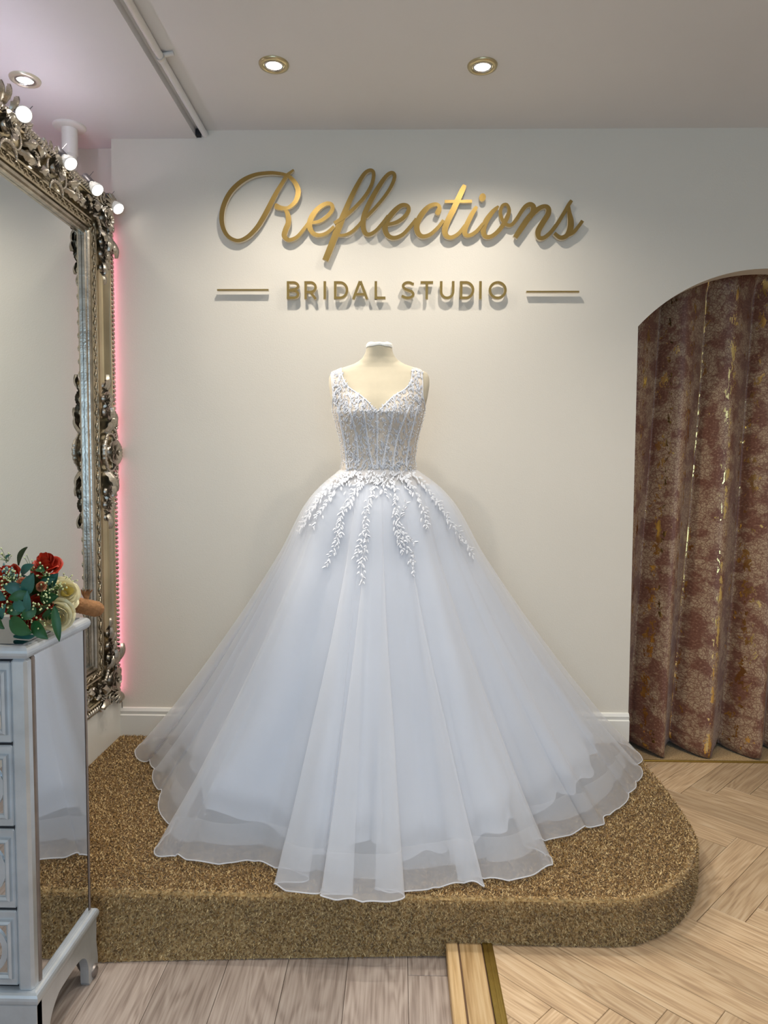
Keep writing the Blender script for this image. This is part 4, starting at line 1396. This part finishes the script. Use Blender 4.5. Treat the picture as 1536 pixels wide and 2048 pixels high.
# carved pieces, each modelled once in the XY plane with +Z outward
def petal_ring(b, n, r, r0, wdt, h0, cup, ph=0.0):
    for k in range(n):
        a = ph + 2 * PI * k / n
        rows = []
        for i in range(6):
            f = i / 5
            rad = r0 + (r - r0) * f
            hw = wdt * r * (math.sin(PI * (0.12 + .80 * f)) ** .7) * .5
            row = []
            for j in range(5):
                g_ = (j - 2) / 2
                z = h0 + cup * r * f * f + .10 * r * g_ * g_ - (.18 * r if i == 5 else 0)
                x = rad - .06 * r * abs(g_) * f; y = hw * g_
                row.append((x * math.cos(a) - y * math.sin(a), x * math.sin(a) + y * math.cos(a), z))
            rows.append(row)
        b.grid(rows)
def mk_flower():
    b = MB()
    petal_ring(b, 5, 1.0, .1, 1.15, .10, .30)
    petal_ring(b, 5, .66, .08, 1.1, .26, .50, .6)
    petal_ring(b, 4, .36, .04, 1.1, .42, .7, .2)
    b.sphere((0, 0, .48), .15, 8, 5)
    b.lathe([(.55, -.25), (.5, .12), (.02, .2)], 10)
    return b
def mk_leaf():
    b = MB()
    rows = []
    for i in range(9):
        f = i / 8
        hw = .26 * math.sin(PI * min(1, f * .92 + .06)) ** .8 * (1 + .28 * math.sin(f * 20))
        row = []
        for j in range(5):
            g_ = (j - 2) / 2
            row.append((f, hw * g_, .10 + .28 * math.sin(PI * f * .9) + .16 * f * f - .20 * abs(g_) ** 1.5 * (1 - .4 * f) + (.05 if j == 2 else 0)))
        rows.append(row)
    b.grid(rows)
    return b
def mk_scroll():
    b = MB()
    pts = []; rad = []
    for i in range(34):
        f = i / 33
        a = f * 3.3 * PI
        r = .62 * (1 - f) ** .9 + .06
        pts.append((r * math.cos(a), r * math.sin(a), .16 + .22 * f)); rad.append(.055 + .10 * math.sin(PI * min(1, .15 + f)) * (1 - .35 * f))
    b.tube(pts, rad, 7)
    b.sphere((pts[-1][0], pts[-1][1], pts[-1][2]), .13, 8, 5)
    return b
def mk_ribbed():
    """gadrooned C-shaped curl"""
    b = MB()
    pts = []; rad = []
    n = 45
    for i in range(n):
        f = i / (n - 1)
        a = -PI * .55 + f * PI * 1.1
        pts.append((math.cos(a) * .75 - .4, math.sin(a), .12 + .05 * math.sin(PI * f)))
        rad.append((.05 + .15 * math.sin(PI * f) ** .7) * (.72 + .28 * abs(math.cos(i * PI / 4))))
    b.tube(pts, rad, 7)
    return b
def mk_berries():
    b = MB()
    r_ = np.random.default_rng(2)
    for i in range(13):
        a = i * 2.4; r = .16 * math.sqrt(i)
        b.sphere((r * math.cos(a) * .7, r * math.sin(a) * 1.2, .22 + .22 * (1 - r / .7)), .15, 7, 5)
    b.lathe([(.5, -.15), (.3, .2), (.01, .3)], 8)
    return b
def mk_shell():
    b = MB()
    for k in range(7):
        a = math.radians(-66 + 22 * k)
        pts = [(r * math.cos(a), r * math.sin(a), .10 + .30 * math.sin(PI * r * .85)) for r in np.linspace(.05, 1, 7)]
        b.tube(pts, [.03, .07, .10, .125, .14, .13, .07], 6)
    b.sphere((0, 0, .15), .16, 8, 5)
    return b
PROTO = {}
MAKERS = {'flower': mk_flower, 'carved_leaf': mk_leaf, 'scroll': mk_scroll, 'ribbed_curl': mk_ribbed, 'berry_cluster': mk_berries, 'shell': mk_shell}
RX = Matrix.Rotation(PI / 2, 4, 'X')
def carve(kind, u, v, rot, sc, w, su=1, sv=1, m='silver_dark'):
    if kind not in PROTO:
        o = MAKERS[kind]().build(kind, m, MIR, True)
        PROTO[kind] = o
    else:
        o = PROTO[kind].copy(); COL.objects.link(o); o.parent = MIR
    Mx = Matrix.Translation(mp(u, v, w)) @ Matrix.Diagonal((su, 1, sv, 1)) @ RX @ Matrix.Rotation(math.radians(rot), 4, 'Z') @ Matrix.Diagonal((sc, sc, sc, 1))
    o.matrix_basis = Mx
    return o
CORNER = [('flower', .085, .090, 10, .046, .052), ('ribbed_curl', .045, .135, 180, .042, .050), ('ribbed_curl', .135, .050, 270, .042, .050),
          ('ribbed_curl', .140, .130, 45, .040, .040), ('scroll', .022, .105, 30, .036, .046), ('scroll', .105, .022, 60, .036, .046), ('shell', .032, .034, 135, .052, .046),
          ('carved_leaf', .030, .150, -80, .070, .046), ('carved_leaf', .150, .030, 170, .070, .046), ('carved_leaf', .060, .140, -110, .075, .046), ('carved_leaf', .140, .060, 200, .075, .046),
          ('carved_leaf', .115, .135, -70, .055, .044), ('scroll', .012, .195, 0, .026, .046), ('scroll', .195, .012, 90, .026, .046), ('berry_cluster', .045, .185, 0, .034, .046), ('berry_cluster', .185, .045, 90, .034, .046),
          ('flower', .085, .185, 40, .030, .046), ('flower', .185, .085, 40, .030, .046), ('flower', .088, .235, 0, .028, .044), ('flower', .235, .088, 0, .028, .044),
          ('carved_leaf', .085, .200, -60, .050, .040), ('carved_leaf', .088, .255, -100, .055, .038), ('carved_leaf', .078, .245, -50, .045, .038), ('carved_leaf', .200, .085, 150, .050, .040), ('carved_leaf', .255, .088, 190, .055, .038),
          ('flower', .090, .290, 20, .021, .042), ('flower', .290, .090, 20, .021, .042), ('carved_leaf', .09, .305, -90, .045, .036), ('carved_leaf', .305, .09, 180, .045, .036)]
def corner(su, sv):
    for kind, p, q, rot, sc, w in CORNER:
        sc *= 1.18; w += .004
        u = su * (MW - p); v = (MH - q) if sv > 0 else q
        # pattern drawn for the corner at +u,+v with p to the inside
        carve(kind, u, v, rot if True else 0, sc, w, su, sv)
for su in (1, -1):
    for sv in (1, -1):
        corner(su, sv)
SIDE = [('flower', .055, 0, 0, .046, .052), ('ribbed_curl', .118, 0, 180, .046, .046), ('ribbed_curl', .075, .058, 90, .032, .048), ('ribbed_curl', .075, -.058, 270, .032, .048),
        ('scroll', .018, .060, 20, .030, .046), ('scroll', .018, -.060, 200, .030, .046), ('berry_cluster', .040, .105, 0, .038, .048), ('berry_cluster', .040, -.105, 180, .038, .048),
        ('carved_leaf', .095, .070, 70, .070, .046), ('carved_leaf', .095, -.070, -70, .070, .046), ('carved_leaf', .065, .095, 110, .065, .046), ('carved_leaf', .065, -.095, -110, .065, .046),
        ('shell', .018, .0, 0, .036, .048), ('scroll', .014, .135, 0, .022, .046), ('scroll', .014, -.135, 0, .022, .046),
        ('flower', .085, .150, 30, .030, .046), ('flower', .085, -.150, 30, .030, .046), ('flower', .088, .200, 0, .028, .044), ('flower', .088, -.200, 0, .028, .044),
        ('flower', .090, .248, 50, .021, .042), ('flower', .090, -.248, 50, .021, .042), ('carved_leaf', .088, .165, 60, .05, .038), ('carved_leaf', .088, -.165, -60, .05, .038), ('carved_leaf', .088, .22, 100, .06, .036), ('carved_leaf', .088, -.22, -100, .06, .036)]
for su in (1, -1):
    for kind, p, q, rot, sc, w in SIDE:
        carve(kind, su * (MW - p), 1.055 + q * 1.1, rot, sc * 1.3, w + .006, su, 1)
# clusters along the top and bottom rails
for sv in (1, -1):
    for uc in (0.14, -0.17):
        for kind, p, q, rot, sc, w in SIDE:
            if abs(q) > .17: continue
            v = (MH - p) if sv > 0 else p
            carve(kind, uc + q, v, rot + 90 if False else rot - 90, sc, w, 1, sv)
    for uc in (-0.02, 0.0):
        carve('flower', uc, (MH - .09) if sv > 0 else .09, 30, .026, .044)
    # crest flourish
    if sv > 0:
        for k in range(7):
            carve('carved_leaf', -0.17 + .03 * (k - 3), MH - .02 + .02 * (3 - abs(k - 3)) * .5, 90 - 18 * (k - 3), .060, .040)
        for uc in (0.14,):
            for k in range(5):
                carve('carved_leaf', uc + .03 * (k - 2), MH - .02, 90 - 24 * (k - 2), .042, .042)
        for k in range(3):
            carve('carved_leaf', .57 - .03 * k, MH - .02, 60 + 20 * k, .04, .042)
        # coiled springs of rope between the clusters
    
# ------------------------------------------------------------------ lamps clamped to the mirror top
def mirror_spot(loc, d, label):
    T = empty('spotlight', loc, label, 'spotlight', 'reflector lamps along the mirror top')
    d = Vector(d).normalized()
    q = Vector((0, 0, 1)).rotation_difference(d)
    def put(b): b.xform(q.to_matrix().to_4x4())
    b = MB(); b.lathe([(0.001, -.062), (.0135, -.062), (.0145, -.058), (.0145, -.012), (.0130, -.010), (.001, -.010)], 20); put(b)
    b.build('lamp_holder', 'grey_metal', T, True)
    b = MB(); b.lathe([(.011, -.012), (.0125, -.004), (.0165, .006), (.0225, .020), (.0245, .030), (.0245, .034), (.022, .036)], 24)
    for i in range(12):
        a = 2 * PI * i / 12
        b.tube([(.0130 * math.cos(a), .0130 * math.sin(a), -.003), (.0175 * math.cos(a), .0175 * math.sin(a), .007)], .0016, 5)
    put(b)
    b.build('bulb_body', 'bulb_glass', T, True)
    b = MB(); b.lathe([(.0225, .0345), (.014, .0375), (.0001, .0385)], 24); put(b)
    b.build('bulb_face', 'lamp', T, True)
    b = MB()
    e0 = d * -.055
    b.tube([tuple(e0), (e0.x - .012, e0.y + .0, e0.z + .004), (-.055 - .0, e0.y - .004, .028), (-.075, e0.y - .004, .022), (-.085, e0.y - .004, -.02)], .0045, 8)
    b.build('arm', 'grey_metal', T, True)
    b = MB(); n_ = Vector((.45, .35, .8)).normalized()
    s0 = d * -.045
    b.tube([tuple(s0), tuple(s0 + n_ * .042)], .0011, 5)
    b.build('thumb_screw', 'grey_metal', T)
    spot(T, tuple(d * .045), tuple(d), MIRROR_SPOT_E, 46, 1.0, (1.0, .95, .88), .02)
    return T
mirror_spot((-1.192, 3.005, 2.405), (.64, -.34, -.66), 'grey reflector spotlight at the mirror corner nearest the back wall')
mirror_spot((-1.192, 2.80, 2.402), (.64, -.34, -.66), 'grey reflector spotlight over trailing flowers, between two others on the mirror')
mirror_spot((-1.192, 2.575, 2.406), (.64, -.34, -.66), 'grey reflector spotlight above the carved rose cluster of the mirror')
mirror_spot((-1.185, 2.28, 2.415), (.40, -.82, -.38), 'bright spotlight facing into the shop beside the mirror crest')

# pink light strip behind the mirror
T = empty('led_strip', (-1.325, 2.99, 0.318), 'glowing pink light strip behind the mirror edge', 'light strip')
b = MB(); b.box(.060, .078, .0475, .0495, .01, 2.0)
b.build('led_tape', 'led', T)
b = MB(); b.box(.058, .080, .0455, .0475, .01, 2.0)
b.build('led_profile', 'trim', T)
b = MB(); b.box(-.006, .006, -1.10, -.2, 2.085, 2.090)
b.build('led_tape', 'led_top', T)
b = MB(); b.tube([(XL + .008, YB - .006, .318), (XL + .010, YB - .007, .25), (XL + .007, YB - .006, .20), (XL + .009, YB - .006, .14)], .0018, 6)
tag(b.build('power_cable', 'cable', smooth=True), 'thin grey cable running down the corner beside the ledge', 'cable')

# ------------------------------------------------------------------ mirrored chest of drawers
CX0, CX1, CY0, CY1 = -1.16, -0.806, 1.503, 1.80
CAB = empty('chest_of_drawers', ((CX0 + CX1) / 2, (CY0 + CY1) / 2, FLL), 'silver chest of drawers with mirrored side panel and fretwork drawers', 'cabinet')
CO = Vector(((CX0 + CX1) / 2, (CY0 + CY1) / 2, FLL))
def cb(name, boxes, m, parent=CAB, bev=.003, smooth=False):
    b = MB()
    for x0, x1, y0, y1, z0, z1 in boxes:
        b.box(x0 - CO.x, x1 - CO.x, y0 - CO.y, y1 - CO.y, z0 - CO.z, z1 - CO.z, bev=bev)
    return b.build(name, m, parent, smooth)
cb('carcass', [(CX0 + .006, CX1 - .008, CY0 + .012, CY1 - .004, .125, .886)], 'dark', bev=0)
cb('corner_post', [(CX1 - .036, CX1, CY0, CY0 + .028, .135, .888)], ['cab_silver'], bev=.006)
cb('corner_post', [(CX0, CX0 + .036, CY0, CY0 + .028, .135, .888)], ['cab_silver'], bev=.006)
cb('side_stile', [(CX1 - .02, CX1 + .001, CY0 + .027, CY0 + .040, .135, .888)], 'cab_brown')
cb('side_stile', [(CX1 - .02, CX1, CY1 - .008, CY1, .135, .888)], 'cab_brown', bev=.002)
cb('side_gap', [(CX1 - .02, CX1 - .0025, CY1 - .014, CY1 - .006, .135, .888)], 'dark', bev=0)
cb('side_mirror', [(CX1 - .012, CX1 - .002, CY0 + .039, CY1 - .013, .135, .888)], 'mirror_aged', bev=0)
cb('side_panel', [(CX0, CX0 + .012, CY0 + .02, CY1, .135, .888)], 'cab_silver', bev=.002)
# top with rounded nosing
def round_frame(name, x0, x1, y0, y1, z0, z1, out, m):
    """slab with a half-round moulded edge"""
    b = MB()
    rows = []
    for i in range(9):
        a = -PI / 2 + PI * i / 8
        o_ = out * math.cos(a); z = (z0 + z1) / 2 + (z1 - z0) / 2 * math.sin(a)
        rows.append([(x0 - o_ - CO.x, y0 - o_ - CO.y, z - CO.z), (x1 + o_ - CO.x, y0 - o_ - CO.y, z - CO.z), (x1 + o_ - CO.x, y1 + o_ - CO.y, z - CO.z), (x0 - o_ - CO.x, y1 + o_ - CO.y, z - CO.z)])
    b.grid(rows, closed_v=True)
    b.add(rows[0], [(3, 2, 1, 0)]); b.add(rows[-1], [(0, 1, 2, 3)])
    return b.build(name, m, CAB)
tp = round_frame('top', CX0, CX1 - .004, CY0 + .004, CY1, .888, .918, .012, 'cab_silver')
cb('top_mirror', [(CX0 + .01, CX1 - .012, CY0 + .012, CY1 - .008, .917, .9195)], 'top_mirror', tp, bev=0)
# drawers
DZ = [(.697, .884), (.508, .697), (.321, .508), (.142, .321)]
xi0, xi1 = CX0 + .036, CX1 - .036
for za, zb in DZ:
    za += .003; zb -= .003
    y = CY0 + .006
    D = cb('drawer', [(xi0 + .002, xi1 - .002, y, y + .02, za, zb)], 'cab_silver')
    # moulding frame
    b = MB()
    m0, m1, mz0, mz1 = xi0 + .014, xi1 - .010, za + .018, zb - .018
    prof = [(0, y), (.002, y - .007), (.007, y - .010), (.012, y - .006), (.014, y + .001)]
    rows = [[(m0 + o_ - CO.x, yy - CO.y, mz0 + o_ - CO.z), (m1 - o_ - CO.x, yy - CO.y, mz0 + o_ - CO.z), (m1 - o_ - CO.x, yy - CO.y, mz1 - o_ - CO.z), (m0 + o_ - CO.x, yy - CO.y, mz1 - o_ - CO.z)] for o_, yy in prof]
    b.grid(rows, closed_v=True); b.build('moulding', 'cab_silver', D)
    cb('mirror_panel', [(m0 + .013, m1 - .013, y - .002, y + .002, mz0 + .013, mz1 - .013)], 'mirror_aged', D, bev=0)
    # fretwork rings: overlapping circles
    zc_ = (mz0 + mz1) / 2; R_ = (mz1 - mz0) / 2 - .008
    n = 5
    for k in range(n):
        xc_ = m1 - .010 - R_ - k * (m1 - m0 - .02 - 2 * R_) / (n - 1)
        b = MB()
        rows = []
        for (r_, yy) in ((R_ - .013, y - .002), (R_ - .013, y - .006), (R_, y - .006), (R_, y - .002)):
            rows.append([(xc_ + r_ * math.cos(2 * PI * i / 48) - CO.x, yy - .0004 * k - CO.y, zc_ + r_ * math.sin(2 * PI * i / 48) - CO.z) for i in range(48)])
        b.grid(rows, closed_v=True); b.build('fret_ring', 'cab_silver', D)
    b = MB(); b.sphere(((xi0 + xi1) / 2 - CO.x, y - .018 - CO.y, zc_ - CO.z), .011, 12, 8); b.tube([((xi0 + xi1) / 2 - CO.x, y - .012 - CO.y, zc_ - CO.z), ((xi0 + xi1) / 2 - CO.x, y - CO.y, zc_ - CO.z)], .004, 8)
    b.build('knob', 'cab_silver', D, True)
# base moulding, apron and bracket feet
round_frame('base_moulding', CX0 - .002, CX1 + .004, CY0 - .002, CY1, .108, .140, .012, 'cab_silver')
def apron(pts2, plane, name):
    """outline in (along, z); plane 'x' at CX1 or 'y' at CY0"""
    b = MB()
    n = len(pts2)
    if plane == 'x':
        V = [(CX1 + .010 - CO.x, a - CO.y, z - CO.z) for a, z in pts2] + [(CX1 - .012 - CO.x, a - CO.y, z - CO.z) for a, z in pts2]
    else:
        V = [(a - CO.x, CY0 - .008 - CO.y, z - CO.z) for a, z in pts2] + [(a - CO.x, CY0 + .014 - CO.y, z - CO.z) for a, z in pts2]
    b.add(V, [tuple(range(n)), tuple(range(2 * n - 1, n - 1, -1))] + [(i, n + i, n + (i + 1) % n, (i + 1) % n) for i in range(n)])
    return b.build(name, 'cab_silver', CAB)
lo = cr([(CY0 - .006, FLL), (CY0 + .050, FLL), (CY0 + .044, .0), (CY0 + .055, .035), (CY0 + .085, .060), (CY0 + .115, .066), (CY1 - .10, .064), (CY1 - .062, .046), (CY1 - .046, .012), (CY1 - .040, FLL), (CY1 + .008, FLL)], 5)
apron([(a, z) for a, z in lo] + [(CY1 + .012, .0), (CY1 + .004, .05), (CY1 + .008, .11), (CY0 - .006, .11)], 'x', 'side_apron')
lo = cr([(CX1 + .010, FLL), (CX1 - .050, FLL), (CX1 - .044, .0), (CX1 - .056, .03), (CX1 - .09, .045), (CX1 - .13, .068), (-0.983, .055), (CX0 + .13, .068), (CX0 + .09, .045), (CX0 + .056, .03), (CX0 + .044, .0), (CX0 + .05, FLL), (CX0 - .01, FLL)], 5)
apron([(a, z) for a, z in lo] + [(CX0 - .01, .11), (CX1 + .010, .11)], 'y', 'front_apron')
b = MB()
pf = cr([(CX1 - .05, 0.06), (CX1 - .03, .02), (CX1 - .012, -.01), (CX1 + .006, FLL + .016)], 6)
b.tube([(x - CO.x, CY1 - .012 - CO.y, z - CO.z) for x, z in pf], np.linspace(.012, .020, len(pf)), 10)
b.sphere((CX1 + .002 - CO.x, CY1 - .012 - CO.y, .018), .018, 12, 8)
b.build('foot', 'cab_brown', CAB, True)
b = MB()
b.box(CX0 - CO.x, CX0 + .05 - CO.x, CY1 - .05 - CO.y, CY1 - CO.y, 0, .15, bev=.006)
b.build('foot', 'cab_brown', CAB)

# ------------------------------------------------------------------ bouquet on the chest
ROSES = [('red_rose', -0.834, 1.66, 1.071, 0.034), ('red_rose', -0.895, 1.6, 1.054, 0.03), ('red_rose', -0.849, 1.58, 0.964, 0.03), ('cream_rose', -0.797, 1.655, 1.003, 0.041), ('cream_rose', -0.795, 1.62, 0.962, 0.039), ('peach_rose', -0.833, 1.545, 1.049, 0.012), ('peach_rose', -0.802, 1.57, 1.037, 0.011), ('peach_rose', -0.809, 1.69, 1.031, 0.012), ('red_rose', -0.859, 1.63, 1.006, 0.03), ('red_rose', -0.875, 1.565, 1.005, 0.028), ('red_rose', -0.822, 1.60, 0.985, 0.028)]
LEAVES = [('leaf_dark', -0.884, 1.63, 1.075, -0.857, 1.62, 1.12, 0.0274), ('leaf_teal', -0.822, 1.54, 1.025, -0.797, 1.53, 1.073, 0.0296), ('leaf_teal', -0.825, 1.545, 1.03, -0.869, 1.535, 1.045, 0.0274), ('leaf_teal', -0.807, 1.61, 1.03, -0.777, 1.6, 1.063, 0.0251), ('leaf_teal', -0.817, 1.59, 1.034, -0.774, 1.58, 1.053, 0.0205), ('leaf_green', -0.811, 1.535, 1.028, -0.853, 1.525, 1.016, 0.0228), ('leaf_teal', -0.806, 1.52, 0.992, -0.802, 1.51, 1.038, 0.0171), ('leaf_green', -0.81, 1.58, 1.008, -0.763, 1.57, 1.015, 0.0296), ('leaf_green', -0.851, 1.53, 0.972, -0.799, 1.52, 0.942, 0.041), ('leaf_green', -0.807, 1.54, 0.964, -0.769, 1.53, 0.927, 0.0296), ('leaf_green', -0.774, 1.57, 0.993, -0.759, 1.56, 0.914, 0.0194), ('leaf_dark', -0.824, 1.56, 0.973, -0.777, 1.55, 0.999, 0.0148), ('leaf_teal', -0.873, 1.53, 0.97, -0.855, 1.52, 1.007, 0.016), ('leaf_teal', -0.863, 1.56, 0.925, -0.806, 1.55, 0.931, 0.0182), ('leaf_teal', -0.901, 1.61, 1.085, -0.886, 1.6, 1.105, 0.0137), ('leaf_teal', -0.852, 1.58, 1.064, -0.816, 1.57, 1.086, 0.0228), ('leaf_green', -0.827, 1.54, 0.995, -0.86, 1.53, 0.986, 0.0251), ('leaf_green', -0.795, 1.53, 0.997, -0.822, 1.52, 0.972, 0.0251), ('leaf_teal', -0.844, 1.53, 1.008, -0.801, 1.52, 0.994, 0.0251), ('leaf_green', -0.809, 1.6, 0.955, -0.793, 1.59, 0.985, 0.0205), ('leaf_teal', -0.893, 1.54, 1.033, -0.86, 1.53, 1.013, 0.0251), ('leaf_green', -0.898, 1.54, 0.99, -0.865, 1.53, 0.949, 0.0296), ('leaf_green', -0.821, 1.59, 1.075, -0.797, 1.58, 1.069, 0.0182)]
SPRIGS = [(-0.797, 1.58, 1.069), (-0.912, 1.61, 1.103), (-0.776, 1.56, 1.03), (-0.85, 1.52, 1.0), (-0.788, 1.545, 1.019), (-0.784, 1.53, 0.999), (-0.866, 1.53, 1.035), (-0.835, 1.59, 1.083), (-0.86, 1.55, 1.062), (-0.815, 1.53, 0.975), (-0.77, 1.57, 1.037), (-0.873, 1.55, 1.062), (-0.849, 1.55, 1.055), (-0.795, 1.54, 0.957), (-0.793, 1.68, 1.035)]
BC = Vector((-0.845, 1.65, 0.995))
BO = Vector((-0.845, 1.65, 0.92))
BQ = empty('bouquet', tuple(BO), 'bridal bouquet of rust and cream roses with eucalyptus lying on the silver chest', 'bouquet')
rb_ = np.random.default_rng(12)
def rose(c, r, outer, core):
    b = MB()
    d = (Vector(c) - BC)
    if d.length < .02: d = Vector((-.3, -1, .6))
    d = (d.normalized() * .8 + Vector((-.05, -.75, .25))).normalized()
    q = Vector((0, 0, 1)).rotation_difference(d)
    rings = [(6, 1.0, 1.05, .05, 0), (5, .82, 1.15, .22, 0), (5, .64, 1.3, .36, 0), (4, .46, 1.5, .45, 0), (3, .28, 1.7, .52, 1)]
    for k, (n, rad, lean, h, mi_) in enumerate(rings):
        for j in range(n):
            a = 2 * PI * j / n + k * .7 + rb_.uniform(-.15, .15)
            rows = []
            for i in range(6):
                f = i / 5
                rr = r * rad * (.35 + .65 * math.sin(PI / 2 * f)) * (1.0 + (.10 if i == 5 and k < 2 else 0))
                zz = r * (h * .6 - .45 + f * (1.0 - .22 * k * 0) * (.55 + .16 * k)) - (r * .10 if i == 5 and k < 2 else 0)
                row = []
                span = (PI / n) * 1.75 * (math.sin(PI * (.25 + .55 * f)))
                for jj in range(6):
                    g_ = (jj - 2.5) / 2.5
                    aa = a + span * g_
                    row.append((rr * math.cos(aa), rr * math.sin(aa), zz - r * .26 * g_ ** 4 * f + r * .03 * math.sin(5 * aa)))
                rows.append(row)
            b.grid(rows, mi=mi_)
    b.sphere((0, 0, r * -.1), r * .45, 8, 6, mi=0)
    b.xform(Matrix.Translation(Vector(c) - BO) @ q.to_matrix().to_4x4())
    return b.build('rose', [outer, core], BQ, True)
for kind, x, y, z, r in ROSES:
    rose((x, y, z), r, kind, 'cream_core' if kind == 'cream_rose' else kind)
def leaf(p0, p1, w, m):
    b = MB()
    p0 = Vector(p0); p1 = Vector(p1); d = p1 - p0
    out = ((p0 + p1) / 2 - BC); out.y -= .08; out = out.normalized()
    sd = d.cross(out).normalized()
    nn = sd.cross(d).normalized()
    if nn.dot(out) < 0: nn = -nn
    rows = []
    for i in range(9):
        f = i / 8
        hw = w * .5 * (math.sin(PI * (f ** .85 * .96 + .03)) ** .75)
        row = []
        for j in range(5):
            g_ = (j - 2) / 2
            p = p0 + d * f + sd * hw * g_ + nn * (.006 * math.sin(PI * f) + .10 * w * g_ * g_)
            if p.z < .921 and p.x < CX1: p.z = .921
            row.append(tuple(p - BO))
        rows.append(row)
    b.grid(rows)
    return b.build('leaf', m, BQ, True)
for m_, x0, y0, z0, x1, y1, z1, w in LEAVES:
    leaf((x0, y0, z0), (x1, y1, z1), w, m_)
for i in range(26):   # leaves deeper inside
    a = rb_.uniform(PI * .6, PI * 1.9); e_ = rb_.uniform(-.35, .9)
    dv = Vector((math.cos(a) * math.cos(e_), math.sin(a) * math.cos(e_), math.sin(e_)))
    p0 = BC + dv * .035; p1 = BC + dv * rb_.uniform(.075, .095) + Vector((rb_.normal(0, .012), rb_.normal(0, .012), rb_.normal(0, .012)))
    p1.z = max(p1.z, .926); p0.z = max(p0.z, .926)
    p1.x = min(p1.x, -.79)
    leaf(p0, p1, rb_.uniform(.02, .032), ['leaf_green', 'leaf_teal', 'leaf_dark'][i % 3])
for (x, y, z) in SPRIGS:
    b = MB()
    c = Vector((x, y, z)) - BO
    for k in range(11):
        p = c + Vector((rb_.normal(0, .010), rb_.normal(0, .006), rb_.normal(0, .009)))
        if p.z < .004: continue
        b.tube([tuple(c + (BC - Vector((x, y, z))).normalized() * .02), tuple(p)], .0005, 4, mi=1)
        b.sphere(tuple(p), rb_.uniform(.0016, .0027), 6, 4, mi=0)
    b.build('berry_sprig', ['berry', 'stem'], BQ, True)
b = MB()
for k in range(60):
    f = k / 60
    p = Vector((-.885, 1.565, 1.078)) + Vector((.045 * f, .0, -.035 * f)) + Vector((rb_.normal(0, .005), rb_.normal(0, .004), rb_.normal(0, .005))) - BO
    b.sphere(tuple(p), .0025, 5, 4, sc=(1, 1, 1.6))
b.build('sage_spike', 'lavender', BQ, True)
# bound stems
h0, h1 = Vector((-.815, 1.675, .985)) - BO, Vector((-.752, 1.742, .952)) - BO
n = 40
pts = [tuple(h0 + (h1 - h0) * (i / (n - 1))) for i in range(n)]
rad = [.0175 + .002 * (i / n) + (.0010 if i % 3 == 0 else 0) for i in range(n)]
b = MB(); b.tube(pts, rad, 16)
b.sphere(tuple(h1), .0185, 12, 8)
b.build('handle_wrap', 'twine', BQ, True)
b = MB()
kp = h0 + (h1 - h0) * .75
for k in range(5):
    b.tube([tuple(kp + Vector((.0, 0, .014))), tuple(kp + Vector((.004 * (k - 2) - .004, .002, .034 + .002 * (k % 2)))), tuple(kp + Vector((.007 * (k - 2), .0, .044)))], [.003, .0028, .0012], 5)
b.build('twine_knot', 'twine', BQ, True)
b = MB(); b.sphere(tuple(BC - BO), .052, 14, 10)
b.build('stem_core', 'leaf_dark', BQ, True)
